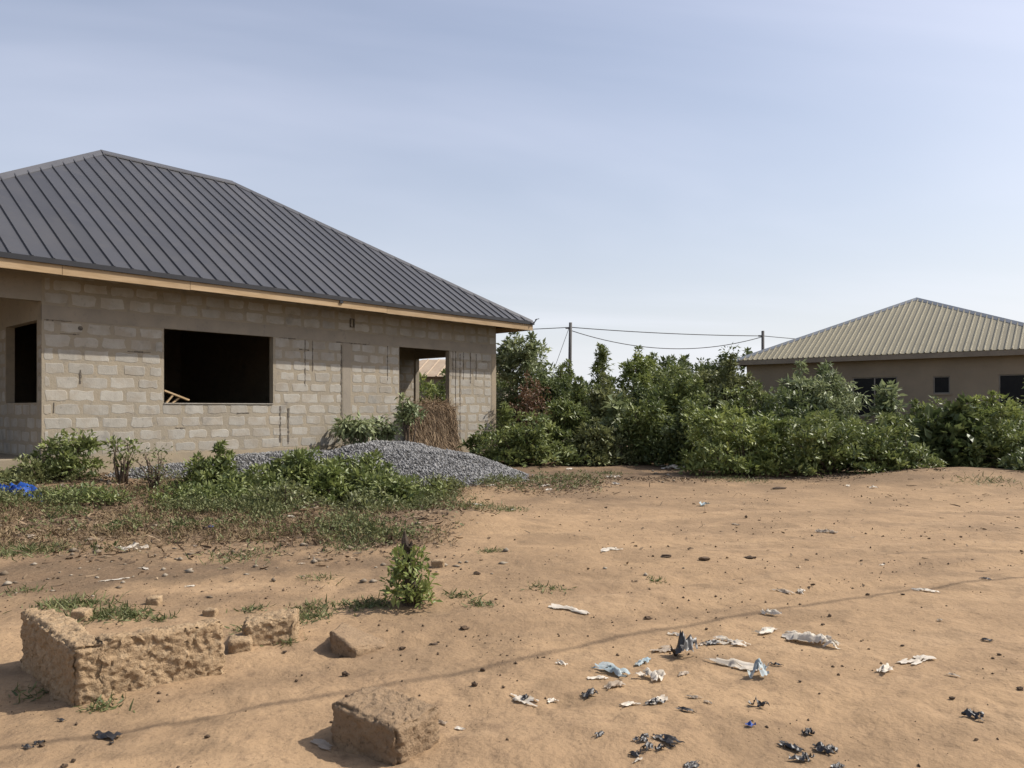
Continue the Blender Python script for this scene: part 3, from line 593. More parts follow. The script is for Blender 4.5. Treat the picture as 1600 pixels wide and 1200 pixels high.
def straw_heap():
    cx, cy = h1w(-2.66, -.30); st = empty('straw_heap', (cx, cy, 0), ANG); tag(st, 'tall heap of dry brown straw leaning under the corner window opening', 'straw heap')
    prof = lambda x: 1.60-.16*np.clip(np.abs(x)/.95, 0, 1)**4+.03*np.sin(x*3.1+1)
    V = []; Fq = []; nx, ny = 26, 14
    for i in range(nx):
        x = -.80+1.60*i/(nx-1); tp = float(prof(x))
        for j in range(ny):
            t = j/(ny-1); yy = .40-.30*min(1, t/.2)-.12*max(0, (t-.2)/.8)-.30*max(0, (t-.5)/.5)**2; zz = tp*(1-max(0, (t-.15)/.85)**1.1)
            V.append((x*(1+.12*t), yy+.05*(vn(x*4, t*5)-.5), zz+.08*(float(vn(x*5, t*6, 2))-.5)))
    for i in range(nx-1):
        for j in range(ny-1): Fq.append((i*ny+j, i*ny+j+1, (i+1)*ny+j+1, (i+1)*ny+j))
    me = mesh('straw_core', V, Fq); link('straw_core', me, M['straw_core'], st, smooth=True)
    V = np.array(V); n = 8000; r = np.random.default_rng(3); Fa = np.array(Fq); q = Fa[r.integers(0, len(Fa), n)]; w4 = r.dirichlet((1, 1, 1, 1), n); p = (V[q]*w4[..., None]).sum(1)
    dr = np.stack([r.normal(0, .28, n), -.12+r.normal(0, .16, n), -1+r.normal(0, .25, n)], 1); dr[p[:, 2] > 1.48, 2] += .75
    p[:, 1] -= .02; B, Fb = blades(n, p, dr, .30, .009, 5)
    B[:, 2] = np.maximum(B[:, 2], .02)
    o = link('straw', fastmesh('straw', B, Fb, 4, {'v': np.repeat(r.random(n), 6)}), M['straw'], st); o['kind'] = 'stuff'
straw_heap()

# ------------------------------------------------------------------ broken sandcrete blocks in the foreground
def rough_block(name, label, corners, h, seed, rough=.012, topcut=None, cat='block', sub=34, group=None, sink=.05, m=None, tilt=0):
    """corners: four ground points counter-clockwise (a to b is the long front side), heights h at the four corners"""
    a, b, c, d = [np.array(p[:2], float) for p in corners]; cx, cy = (a+b+c+d)/4; z0 = float(gz(cx, cy)); hs = h if hasattr(h, '__len__') else (h,)*4
    bm = bmesh.new(); n = sub; grid = {}
    La = np.linalg.norm(b-a); Lb = np.linalg.norm(d-a); hm = max(hs)+sink
    nu = max(4, int(La/.011)); nv = max(4, int(Lb/.011)); nw = max(4, int(hm/.011))
    def P(u, v, w_):
        p = a*(1-u)*(1-v)+b*u*(1-v)+c*u*v+d*(1-u)*v; H = hs[0]*(1-u)*(1-v)+hs[1]*u*(1-v)+hs[2]*u*v+hs[3]*(1-u)*v
        if topcut: H = H*topcut(u, v)
        return np.array([p[0]-cx, p[1]-cy, -sink+w_*(H+sink)])
    def vert(i, j, k):
        key = (i, j, k)
        if key not in grid:
            p = P(i/nu, j/nv, k/nw); q = p.copy()
            ee = [min(i, nu-i)/nu*La, min(j, nv-j)/nv*Lb, (nw-k)/nw*hm]; srt = sorted(ee); rd = .028
            if srt[1] < rd: q = q+(P(.5, .5, .5)-q)*((rd-srt[1])/rd)**2*.10*(.4+1.2*float(vn(q[0]*14+seed, q[2]*14+q[1]*11)))
            s = seed*3.3
            nn = np.array([float(fbm(q[1]*13+s, q[2]*13+q[0]*5, 1, 4))-.5, float(fbm(q[0]*13+s, q[2]*13+q[1]*5, 2, 4))-.5, float(fbm(q[0]*13+s, q[1]*13, 3, 4))-.5])
            n3 = np.array([float(vn(q[1]*55+s, q[2]*55+q[0]*21, 1))-.5, float(vn(q[0]*55+s, q[2]*55+q[1]*21, 2))-.5, float(vn(q[0]*55+s, q[1]*55, 3))-.5])
            n4 = np.array([float(vn(q[1]*110+s, q[2]*110+q[0]*41, 4))-.5, float(vn(q[0]*110+s, q[2]*110+q[1]*41, 5))-.5, float(vn(q[0]*110+s, q[1]*110, 6))-.5])
            grid[key] = bm.verts.new(q+nn*rough*1.25+n3*rough*.75+n4*rough*.6)
        return grid[key]
    def face(fn, p_, q_):
        for i in range(p_):
            for j in range(q_): bm.faces.new([fn(i, j), fn(i+1, j), fn(i+1, j+1), fn(i, j+1)])
    face(lambda i, j: vert(i, 0, j), nu, nw); face(lambda i, j: vert(i, nv, j), nu, nw); face(lambda i, j: vert(0, i, j), nv, nw); face(lambda i, j: vert(nu, i, j), nv, nw)
    face(lambda i, j: vert(i, j, nw), nu, nv); face(lambda i, j: vert(i, j, 0), nu, nv)
    bmesh.ops.recalc_face_normals(bm, faces=bm.faces); me = bpy.data.meshes.new(name); bm.to_mesh(me); bm.free()
    o = link(name, me, m or M['stone_tan'], None, (cx, cy, z0), smooth=True); tag(o, label, cat, group); return o
def quad(a, b, th):
    a = np.array(a[:2]); b = np.array(b[:2]); d = b-a; n = np.array([-d[1], d[0]])/np.linalg.norm(d)*th; return [a, b, b+n, a+n]
rough_block('broken_block', 'single cracked tan block lying alone on the open sand', [(-.476, 3.155), (-.314, 3.40), (-.66, 3.67), (-.827, 3.41)], (.165, .16, .18, .185), 1, .017, m=M['stone_brown'])
a = G(160, 1090); b = G(352, 1046)
rough_block('broken_block', 'weathered long tan block forming the right arm of the corner', quad((-2.15, 3.90), (-1.655, 4.36), .125), (.325, .29, .28, .31), 2, .024)
rough_block('broken_block', 'tall leaning tan block forming the left arm of the corner', [(-2.88, 4.42), (-2.22, 3.84), (-2.115, 3.935), (-2.755, 4.545)], (.37, .315, .32, .37), 3, .020, topcut=lambda u, v: 1.0 if v < .5 or u > .35 else .93)
rough_block('broken_block', 'low crumbled tan block half buried beside a small stone', [on(378, 4.72), on(462, 4.86), on(468, 5.12), on(384, 5.0)], (.13, .15, .13, .11), 4, .022)
rough_block('stone', 'small rounded tan stone beside the low crumbled block', [on(356, 4.62), on(393, 4.66), on(394, 4.80), on(358, 4.78)], .07, 5, .012, cat='stone')
rough_block('broken_block', 'tan block sunk in sand with a dark shaded end', [on(514, 4.74), on(552, 4.60), on(622, 4.92), on(535, 5.05)], (.135, .07, -.02, .10), 6, .010, m=M['stone_brown'])
for i, (px, py, s, lb) in enumerate([(240, 944, .05, 'grey lump of stone in the grass behind the left arm block'), (126, 968, .06, 'small pale stone resting behind the tall leaning block'), (328, 962, .045, 'flat tan stone behind the long weathered block'), (684, 886, .06, 'pale lump of rubble beside the leafy stump')]):
    g_ = G(px, py); rough_block('stone', lb, [(g_[0]-s, g_[1]-s*.7), (g_[0]+s*1.1, g_[1]-s*.8), (g_[0]+s, g_[1]+s), (g_[0]-s*.8, g_[1]+s*.9)], s*1.2, 20+i, .010, cat='stone', sink=.02)

# ------------------------------------------------------------------ shrubs
def leaves(cent, rad, per, size, r, droop=0., narrow=.42, flat=.75):
    """leaf rhombs folded along the midrib around clump centres"""
    nC = len(cent); idx = np.repeat(np.arange(nC), per); n = len(idx)
    dv = r.normal(size=(n, 3)); dv /= np.linalg.norm(dv, axis=1, keepdims=True); dv[:, 2] = np.where(r.random(n) < .75, np.abs(dv[:, 2]), dv[:, 2])
    pos = cent[idx]+dv*rad[idx][:, None]*(r.random((n, 1))**.45)*np.array([1, 1, flat])
    ax = dv*.8+r.normal(size=(n, 3))*.55; ax[:, 2] -= droop; ax /= np.linalg.norm(ax, axis=1, keepdims=True)
    up = r.normal(size=(n, 3))*.55+np.array([0, 0, 1.]); s = np.cross(ax, up); s /= np.linalg.norm(s, axis=1, keepdims=True)+1e-9; u = np.cross(s, ax)
    l = (size[idx][:, None] if hasattr(size, '__len__') else size)*r.uniform(.55, 1.35, (n, 1)); wv = l*narrow
    V = np.stack([pos, pos+ax*l*.45+s*wv*.5+u*l*.10, pos+ax*l, pos+ax*l*.45-s*wv*.5+u*l*.10], 1).reshape(-1, 3)
    b = 4*np.arange(n)[:, None]; Fq = np.concatenate([b+np.array([0, 1, 2]), b+np.array([0, 2, 3])])
    cv = r.random(nC)[idx]*.45+r.random(n)*.55
    return V, Fq, np.repeat(cv, 4)
def shrub(name, label, loc, W, H, m, seed, D=None, clumps=60, per=38, size=.10, crad=.20, shape='dome', droop=0., narrow=.42, group=None, cat='shrub', stems=None, low=.06, tip=0, bark='bark', twig=.012):
    r = np.random.default_rng(seed); D = D or W*.8; root = empty(name, loc); tag(root, label, cat, group)
    n = clumps; c = r.normal(size=(n, 3)); c /= np.linalg.norm(c, axis=1, keepdims=True); rad = r.random(n)**.38
    if shape == 'dome':
        c[:, 2] = np.abs(c[:, 2]); c *= rad[:, None]; lump = .78+.44*np.array([float(vn(a*1.7+seed, b*1.7+3, seed % 7)) for a, b in c[:, :2]])
        C = np.stack([c[:, 0]*W/2, c[:, 1]*D/2, H*(low+(1-low)*c[:, 2]*lump)-crad*.5], 1)
    elif shape == 'vase':
        t = r.random(n)**.7; a = r.random(n)*6.28; q = (.35+.65*t)*np.sqrt(r.random(n))*np.where(t > .82, .62, 1); C = np.stack([np.cos(a)*q*W/2, np.sin(a)*q*D/2, H*(low+(1-low)*t)-crad*.5], 1)
    else:  # cone
        t = r.random(n)**1.3; a = r.random(n)*6.28; q = (1-t)**.8*np.sqrt(r.random(n)); C = np.stack([np.cos(a)*q*W/2, np.sin(a)*q*D/2, H*(low+(1-low)*t)-crad*.3], 1)
    C[:, 2] = np.maximum(C[:, 2], crad*.35)
    rd = crad*r.uniform(.55, 1.35, n)
    tip = tip+4 if H > 1.2 else tip
    if tip:                                                             # upright shoots that break the outline
        k = r.integers(0, n, tip); k = k[np.argsort(-C[k, 2])]; add = []; ar = []
        for q in k:
            for s_ in range(3): add.append(C[q]+np.array([r.normal()*.05, r.normal()*.05, crad*(.8+.75*s_)])); ar.append(crad*(.55-.12*s_))
        C = np.concatenate([C, np.array(add)]); rd = np.concatenate([rd, np.array(ar)])
    sz = size*1.18*np.where(r.random(len(C)) < .18, 1.35, 1.0)
    rd = rd*r.uniform(.85, 1.3, len(C))
    V, Fq, cv = leaves(C, rd, per, sz, r, droop, narrow)
    V[:, 2] = np.maximum(V[:, 2], .01)
    link('foliage', fastmesh('foliage', V, Fq, 3, {'v': cv}), M[m], root)
    mb = MB(); ns = stems or max(5, n//5); ch = r.choice(len(C), min(ns, len(C)), replace=False)
    for q in ch:
        e_ = C[q]; b0 = np.array([r.normal()*W*.05, r.normal()*D*.05, -.08]); mid = b0*.35+e_*.5+np.array([r.normal()*.06*W, r.normal()*.06*D, H*.10]); mid[2] = max(mid[2], .05)
        mb.tube([b0, mid, e_], [twig*1.7, twig*1.1, twig*.45], 5)
    mb.build('stem', M[bark], root, smooth=True)
    return root
TH = 'dense green bushes filling the thicket between the two houses'
S = shrub
def P3(px, Y): return on(px, Y)
# thicket beside the corner of the block house
S('shrub', 'tall pale leafed shrub rising right behind the corner of the block house', P3(812, 24.3), 2.3, 3.5, 'leaf_pale', 1, clumps=150, per=52, size=.12, crad=.27, shape='vase', tip=9, cat='shrub')
S('dead_shrub', 'dried reddish brown shrub in front of the pale leafed shrub', P3(832, 21.9), 1.7, 2.15, 'leaf_brown', 2, clumps=60, per=26, size=.09, crad=.2, shape='vase', droop=.6, narrow=.3, tip=9)
S('shrub', 'dense glossy dark bush at the foot of the block house corner', P3(815, 19.6), 3.1, 1.42, 'leaf_green', 3, D=1.9, clumps=120, per=46, size=.11, crad=.21)
S('shrub', 'green bush tangled behind the dried brown shrub', P3(872, 25.2), 1.9, 2.6, 'leaf_green', 4, clumps=90, per=42, size=.11, crad=.25, shape='vase', tip=4)
S('shrub', 'pointed conical shrub standing highest in the middle of the thicket', P3(940, 24.4), 1.3, 3.45, 'leaf_green', 5, clumps=100, per=36, size=.10, crad=.2, shape='cone', tip=8)
S('shrub', 'bushy light green shrub right of the pointed conical shrub', P3(996, 25.0), 1.7, 3.1, 'leaf_bright', 6, clumps=90, per=40, size=.11, crad=.23, shape='vase', tip=5)
for i, (px, Y, W, H, m, lb) in enumerate([(905, 22.6, 1.9, 2.2, 'leaf_green', 'green bush right of the dried brown shrub, behind the low wall'), (955, 21.9, 1.9, 2.0, 'leaf_olive', 'olive tinted bush directly behind the low crumbling wall'), (1010, 22.2, 2.1, 2.3, 'leaf_dark', 'dark bush in front of the light green shrub'), (1055, 21.4, 2.0, 2.1, 'leaf_green', 'green bush above the rubbish at the thicket foot'),
        (915, 27, 2.4, 2.75, 'leaf_dark', 'dark bush at the foot of the tall utility pole'), (1035, 26.5, 2.6, 2.9, 'leaf_green', 'large green bush between light green shrub and dark trees'), (1085, 23.6, 2.3, 2.75, 'leaf_green', 'full green bush in front of the middle dark tree'), (1130, 22, 2.2, 2.6, 'leaf_olive', 'olive bush below the eave tip of the olive roof'), (1165, 20.6, 1.8, 2.2, 'leaf_green', 'green bush against the corner of the plastered house'), (860, 23.3, 1.6, 2.3, 'leaf_dark', 'dark bush wedged between dried shrub and tangled green bush')]):
    S('shrub', lb, P3(px, Y), W, H, m, 20+i, clumps=95, per=46, size=.115, crad=.25, shape='vase' if i % 2 else 'dome', tip=5, group='bushes of the middle thicket')
for i, (px, Y, W, H, m, lb) in enumerate([(925, 20.0, 1.5, 1.0, 'leaf_olive', 'scrubby olive bush growing over the left end of the low wall'), (1008, 20.3, 1.8, 1.5, 'leaf_green', 'leafy bush hiding the right end of the low wall'), (1060, 19.6, 1.6, 1.35, 'leaf_dark', 'dark bush right above the white rubbish'), (885, 21.2, 1.5, 1.7, 'leaf_green', 'green bush between the glossy dark bush and the low wall'), (1110, 19.3, 2.0, 2.0, 'leaf_green', 'leafy bush joining the middle thicket to the creeper mound')]):
    S('shrub', lb, P3(px, Y), W, H, m, 120+i, clumps=80, per=44, size=.105, crad=.22, shape='vase' if i % 2 else 'dome', tip=4, group='bushes of the middle thicket')
S('shrub', 'large leafed pale sapling poking out of the dark thicket', P3(962, 20.9), .9, 1.95, 'leaf_pale', 33, clumps=16, per=9, size=.26, crad=.16, shape='vase', narrow=.5)
S('shrub', 'thin dry olive bush over the low crumbling wall', P3(968, 20.2), 1.4, .75, 'leaf_olive', 34, clumps=40, per=22, size=.08, crad=.16)
for i, (px, W, H, lb) in enumerate([(1042, 3.0, 3.7, 'dark round crowned tree behind the thicket, next to the light green shrub'), (1092, 3.2, 3.75, 'dark round crowned tree behind the thicket, between two others'), (1138, 3.2, 3.95, 'dark round crowned tree behind the thicket, touching the olive roof')]):
    t = S('tree', lb, P3(px, 32.5+i*.6), W, H, 'leaf_dark', 40+i, clumps=110, per=46, size=.15, crad=.36, low=.35, cat='tree', group='dark trees behind the thicket', twig=.03)
S('shrub', 'leafy shrub hidden behind the block house corner, beyond the pale shrub', P3(790, 27.0), 2.6, 3.1, 'leaf_green', 35, clumps=120, per=46, size=.12, crad=.28)
# right thicket below the plastered house
S('shrub', 'tall feathery pale shrub hiding the left wall of the plastered house', P3(1277, 20.0), 2.5, 2.25, 'leaf_pale', 50, clumps=190, per=54, size=.13, crad=.25, shape='vase', droop=.5, narrow=.28, tip=9)
S('shrub', 'brownish twiggy bush left of the tall feathery pale shrub', P3(1190, 20.2), 1.7, 1.75, 'leaf_olive', 51, clumps=70, per=34, size=.09, crad=.2, tip=4)
S('shrub', 'bright green creeper mound at the left end of the right thicket', P3(1150, 17.3), 2.6, 1.7, 'leaf_bright', 52, clumps=120, per=46, size=.10, crad=.2)
S('shrub', 'low spreading glossy bush along the edge of the sand', P3(1290, 17.0), 3.6, 1.45, 'leaf_green', 53, D=2.2, clumps=170, per=46, size=.10, crad=.2)
S('shrub', 'wide dark creeper mound reaching furthest onto the sand', P3(1385, 16.7), 2.2, .95, 'leaf_green', 54, D=1.5, clumps=90, per=46, size=.10, crad=.18)
S('shrub', 'leafy bush under the double window of the plastered house', P3(1400, 18.9), 2.4, 1.65, 'leaf_green', 55, clumps=110, per=42, size=.11, crad=.22, tip=6)
S('shrub', 'young broad leafed tree shoot rising before the double window', P3(1386, 19.8), .8, 2.05, 'leaf_pale', 56, clumps=22, per=22, size=.16, crad=.17, shape='vase', narrow=.4)
S('shrub', 'broad leafed castor shrub below the small square window', P3(1490, 17.9), 1.6, 1.75, 'leaf_dark', 57, clumps=75, per=24, size=.19, crad=.24, narrow=.62, shape='dome')
S('shrub', 'pale topped bush below the square dark window at the right', P3(1556, 18.2), 1.8, 1.6, 'leaf_bright', 58, clumps=95, per=42, size=.11, crad=.21, tip=5)
S('shrub', 'green bush with fine leaves behind the earth bank', P3(1580, 17.2), 2.2, 1.25, 'leaf_green', 59, clumps=110, per=42, size=.10, crad=.2)
S('shrub', 'dark bush in the hollow between the creeper mounds', P3(1225, 18.9), 2.4, 1.95, 'leaf_dark', 60, clumps=100, per=42, size=.11, crad=.22)
S('shrub', 'small dark bush on the crest of the earth bank', P3(1606, 15.6), 1.0, .42, 'leaf_dark', 61, clumps=30, per=40, size=.08, crad=.14)
S('shrub', 'tangled green bush beside the broad leafed castor shrub', P3(1450, 18.6), 1.8, 1.6, 'leaf_green', 62, clumps=80, per=42, size=.10, crad=.2, tip=3)
S('shrub', 'tall leafy bush standing just past the edge of the plastered house windows', P3(1665, 18.5), 2.4, 2.0, 'leaf_green', 63, clumps=100, per=40, size=.11, crad=.22)
S('shrub', 'bushy growth in front of the low rusty roofed house', P3(660, 32.5), 3.0, 2.75, 'leaf_bright', 64, clumps=90, per=44, size=.16, crad=.32, tip=5)
S('shrub', 'second bushy growth in front of the low rusty roofed house, by its end', P3(705, 31.5), 2.6, 2.65, 'leaf_green', 65, clumps=90, per=44, size=.16, crad=.32, tip=5)
# bushes before the block house wall
S('shrub', 'bushy green shrub at the porch corner of the block house', P3(103, 13.0), 1.2, .80, 'leaf_green', 70, clumps=75, per=40, size=.075, crad=.14, D=.9)
S('shrub', 'low leafy weed bush under the porch window', P3(36, 12.5), 1.0, .38, 'leaf_olive', 71, clumps=50, per=34, size=.07, crad=.12)
S('shrub', 'sparse bare branched shrub with few leaves against the wall', P3(190, 12.9), .8, .78, 'leaf_green', 72, clumps=15, per=16, size=.075, crad=.10, shape='vase', stems=14, twig=.013, low=.35)
S('shrub', 'thin twiggy shrub with tiny leaves beside the sparse bare shrub', P3(240, 12.6), .85, .72, 'leaf_olive', 73, clumps=30, per=10, size=.05, crad=.12, shape='vase', stems=26, twig=.010)
S('shrub', 'leafy green shrub with one taller shoot under the wide window', P3(328, 12.8), .9, .64, 'leaf_green', 74, clumps=55, per=40, size=.08, crad=.13, tip=3)
S('shrub', 'tallest leafy shrub growing in front of the gravel heap', P3(468, 12.9), 1.2, .82, 'leaf_green', 75, clumps=90, per=42, size=.09, crad=.16)
S('shrub', 'spreading leafy shrub over the left flank of the gravel heap', P3(560, 12.6), 1.5, .72, 'leaf_green', 76, clumps=90, per=40, size=.08, crad=.15, tip=3)
S('shrub', 'leafy clump between the two shrubs before the gravel heap', P3(520, 12.0), 1.0, .5, 'leaf_bright', 77, clumps=60, per=38, size=.075, crad=.13)
S('shrub', 'low leafy clump at the front foot of the gravel heap', P3(606, 11.8), 1.1, .52, 'leaf_green', 78, clumps=60, per=38, size=.075, crad=.13)
S('shrub', 'low green bush spreading left of the tallest leafy shrub', P3(395, 12.3), 1.3, .55, 'leaf_green', 79, clumps=70, per=36, size=.07, crad=.13)
S('shrub', 'droopy broad leafed shrub against the wall between column and corner opening', P3(556, 17.4), .95, 1.05, 'leaf_pale', 80, clumps=40, per=26, size=.12, crad=.17, shape='vase', droop=.7, low=.4)
S('shrub', 'small droopy shrub beside the straw heap', P3(598, 17.9), .8, 1.15, 'leaf_pale', 81, clumps=24, per=22, size=.12, crad=.15, shape='vase', droop=.7, low=.5)
S('shrub', 'leafy shoot in front of the straw heap', P3(640, 18.1), .75, 1.5, 'leaf_pale', 82, clumps=16, per=20, size=.11, crad=.14, shape='vase', droop=.5, low=.7, stems=8)
for i, (px, Y, W, H, lb) in enumerate([(352, 11.6, 1.3, .34, 'sprawling weed below the leafy shrub with the taller shoot'), (440, 11.3, 1.5, .42, 'sprawling weed in front of the tallest leafy shrub'), (290, 11.9, 1.1, .32, 'sprawling weed beside the thin twiggy shrub'), (572, 11.0, 1.3, .36, 'sprawling weed in front of the spreading leafy shrub'), (640, 12.3, 1.2, .5, 'sprawling weed on the front slope of the gravel heap'), (690, 13.0, .7, .3, 'small weed tuft rooted in the gravel'), (120, 11.2, 1.4, .26, 'flat weed patch in front of the porch corner shrub')]):
    S('weed', lb, P3(px, Y), W, H, 'leaf_olive' if i % 2 else 'leaf_green', 140+i, clumps=42, per=26, size=.055, crad=.12, D=.8, cat='weed')
# charred stump with fresh leaves on the sand
sx, sy, sz = G(640, 944)
S('leafy_stump', 'dark charred stump sprouting fresh green leaves on the sand', (sx, sy, sz), .36, .50, 'leaf_bright', 90, clumps=46, per=18, size=.05, crad=.07, D=.36, stems=20, twig=.005, cat='stump')
stump = [o for o in COL.objects if o.get('label', '').startswith('dark charred stump')][0]
mb = MB(); mb.tube([(0, 0, -.05), (.005, 0, .12), (-.01, .01, .28), (-.025, .005, .42)], [.058, .052, .042, .03], 9)
r = random.Random(2)
for k in range(46):
    t = r.uniform(.05, 1); a_ = r.uniform(0, 6.28); p = Vector((-.01*t, 0, t*.44)); q = p+Vector((math.cos(a_)*.055*(1.25-t*.7), math.sin(a_)*.055*(1.25-t*.7), r.uniform(.01, .06))); mb.tube([p, q], [.016, .006], 4)
mb.tube([(-.02, 0, .38), (-.035, 0, .47), (-.038, 0, .56)], [.028, .03, .006], 7); mb.build('stump', M['bark_dark'], stump)

# ------------------------------------------------------------------ ground cover (nobody could count it)
def scatter(n, f, box, seed):
    r = np.random.default_rng(seed); x = r.uniform(box[0], box[1], n); y = r.uniform(box[2], box[3], n); k = r.random(n) < f(x, y); return x[k], y[k], r
def cover():
    # weeds: rosettes of small leaves on the yard
    def dens(x, y): return np.clip(yard(x, y)*1.3-.25, 0, 1)*np.clip((fbm(x*.9, y*.9, 61, 4)-.47+.055*(y-9.6))*5, .03, 1)*np.where(x < -1.2, 1, np.where(x < .2, .35, .07))*np.where(gravel_h(x, y) > .05, 0, 1)*np.where(y < 14.5+(x+6)*1.1, 1, .0)*np.where((-.744*(x-C0[0])+.668*(y-C0[1]) > -2.1) & (x < -5), .12, 1)
    x, y, r = scatter(34000, dens, (-11, 2.4, 7.4, 16.5), 1)
    C = np.stack([x, y, gz(x, y)+r.uniform(.02, .11, len(x))], 1); V, Fq, cv = leaves(C, r.uniform(.03, .11, len(x)), 13, .046, r, 0, .48, .9)
    tag(link('weeds', fastmesh('weeds', V, Fq, 3, {'v': cv}), M['weed']), 'low green weeds covering the yard in front of the block house', 'weeds', kind='stuff')
    # grass blades in tufts: yard and a few on the sand
    spots = [(*G(px, py)[:2], s, c) for px, py, s, c in [(575, 946, .22, 240), (110, 945, .28, 330), (160, 962, .30, 300), (205, 962, .18, 160), (490, 950, .22, 170), (478, 966, .2, 160), (390, 953, .12, 60), (255, 968, .1, 50), (750, 945, .13, 90), (715, 930, .16, 70), (560, 845, .45, 320), (545, 858, .3, 150), (590, 832, .3, 160), (766, 862, .15, 70), (850, 920, .2, 60), (445, 1005, .1, 50), (165, 1105, .14, 60), (20, 862, .5, 400), (60, 860, .4, 260), (35, 925, .2, 70), (50, 1080, .12, 40), (790, 797, .35, 200), (745, 790, .4, 200), (690, 778, .5, 260), (650, 775, .5, 260), (1025, 908, .1, 40), (945, 740, .5, 160), (900, 745, .5, 120), (375, 985, .1, 30), (500, 905, .2, 60), (380, 870, .5, 160), (1540, 742, .7, 200), (1170, 752, .6, 160), (1120, 748, .5, 120)]]
    P = []; D = []; Ls = []
    for (cx, cy, s, c) in spots:
        px = r.normal(cx, s*.45, c); py = r.normal(cy, s*.36, c); P.append(np.stack([px, py, gz(px, py)-.005], 1)); D.append(np.stack([r.normal(0, .7, c), r.normal(0, .7, c), np.full(c, .55)], 1)); Ls.append(np.full(c, min(.12, .04+s*.10)))
    x, y, _ = scatter(20000, lambda x, y: dens(x+.3, y-.2), (-11, 2, 7.6, 16), 2); P.append(np.stack([x, y, gz(x, y)], 1)); D.append(np.stack([r.normal(0, .5, len(x)), r.normal(0, .5, len(x)), np.ones(len(x))], 1)); Ls.append(np.full(len(x), .12))
    P = np.concatenate(P); D = np.concatenate(D); Ls = np.concatenate(Ls); B, Fb = blades(len(P), P, D, Ls, .009, 9, .5); B[:, 2] = np.maximum(B[:, 2], gz(B[:, 0], B[:, 1])+.002)
    tag(link('grass', fastmesh('grass', B, Fb, 4, {'v': np.repeat(r.random(len(P)), 6)}), M['weed']), 'tufts of short green grass on the yard and the sand', 'grass', kind='stuff')
    x, y, _ = scatter(44000, lambda x, y: np.clip(yard(x, y)*1.3-.2, 0, 1)*np.clip((fbm(x*1.1+4, y*1.1, 63, 4)-.38)*5, 0, 1)*np.where(x < -.3, 1, .2)*np.where(gravel_h(x, y) > .05, 0, 1), (-11, 1.5, 7.8, 14.5), 3)
    P = np.stack([x, y, gz(x, y)], 1); n = len(x); D = np.stack([r.normal(0, .9, n), r.normal(0, .9, n), np.full(n, .6)], 1); B, Fb = blades(n, P, D, np.full(n, .13), .009, 19, .7); B[:, 2] = np.maximum(B[:, 2], gz(B[:, 0], B[:, 1])+.002)
    tag(link('dry_grass', fastmesh('dry_grass', B, Fb, 4, {'v': np.repeat(r.random(n), 6)}), M['dry_grass']), 'dry brown grass and stalks between the yard weeds', 'grass', kind='stuff')
    # dry leaf and twig litter
    def dl(x, y): return np.clip(yard(x, y)*1.2-.1, 0, 1)*.85+.012
    x, y, r = scatter(60000, dl, (-10.5, 9, 6.2, 16.5), 5); n = len(x); p = np.stack([x, y, gz(x, y)+.008], 1)
    D = np.stack([r.normal(size=n), r.normal(size=n), r.normal(0, .25, n)], 1); B, Fb = blades(n, p, D, np.where(r.random(n) < .2, .13, .045), .020, 6, .4); B[:, 2] = np.maximum(B[:, 2], gz(B[:, 0], B[:, 1])+.003)
    tag(link('dry_litter', fastmesh('dry_litter', B, Fb, 4, {'v': np.repeat(r.random(n)**1.6, 6)}), M['dry']), 'dry brown leaf and twig litter strewn over the yard', 'litter', kind='stuff')
    # crumbs of earth and grit on the sand
    def dc(x, y):
        u = x*.9+y*.43; v = -x*.43+y*.9; t = 0
        for c in (2.35, 4.6, 5.35, 6.3, 8.2): t = np.maximum(t, np.exp(-((v-c-.25*np.sin(u*.33+c))/.12)**2)*np.clip(fbm(u*.7, v, 44, 3)*3-.9, 0, 1))
        return .04+.9*np.clip((fbm(x*1.5, y*1.9, 71, 5)-.5)*5, 0, 1)+.7*t
    x1_, y1_, r = scatter(6500, dc, (-4.5, 5.5, 2.9, 7.5), 8); x2_, y2_, _ = scatter(9000, dc, (-9, 12, 7, 16.5), 9); x3_, y3_, _ = scatter(2600, lambda x, y: dc(x, y)*np.exp(-((x+2.6)/2.2)**2-((y-7)/1.5)**2), (-6, 1, 5, 9.5), 10)
    x = np.concatenate([x1_, x2_, x3_]); y = np.concatenate([y1_, y2_, y3_]); n = len(x); s = (.0028+.010*r.random(n)**5)*np.where(np.arange(n) < len(x1_), 1, 1.5)
    oc = np.array([(1, 0, 0), (0, 1, 0), (-1, 0, 0), (0, -1, 0), (0, 0, .8), (0, 0, -.8)], float); fc = np.array([(0, 1, 4), (1, 2, 4), (2, 3, 4), (3, 0, 4), (1, 0, 5), (2, 1, 5), (3, 2, 5), (0, 3, 5)])
    a = r.random(n)*6.28; Vv = oc[None]*s[:, None, None]*r.uniform(.6, 1.4, (n, 6, 1)); ca, sa = np.cos(a)[:, None], np.sin(a)[:, None]
    Pq = np.stack([Vv[..., 0]*ca-Vv[..., 1]*sa*.7+x[:, None], Vv[..., 0]*sa+Vv[..., 1]*ca*.7+y[:, None], Vv[..., 2]+(gz(x, y)+s*.3)[:, None]], -1).reshape(-1, 3)
    tag(link('earth_crumbs', fastmesh('earth_crumbs', Pq, (fc[None]+6*np.arange(n)[:, None, None]).reshape(-1, 3), 3), M['clod']), 'dark crumbs of earth and grit scattered over the sand', 'crumbs', kind='stuff')
    # pale rubble chips along the house and in the yard
    def dr(x, y):
        t = (x+9.3)*.744-(y-11.9)*.668                                  # a band along the front wall
        return np.clip(1-np.abs((-.744)*(x-C0[0])+.668*(y-C0[1])+1.5)/.9, 0, 1)*np.where(x < -4.6, 1, .05)*.8+yard(x, y)*.03+.25*bump2(x, y, -3.2, 7.2, 2.8, .9)
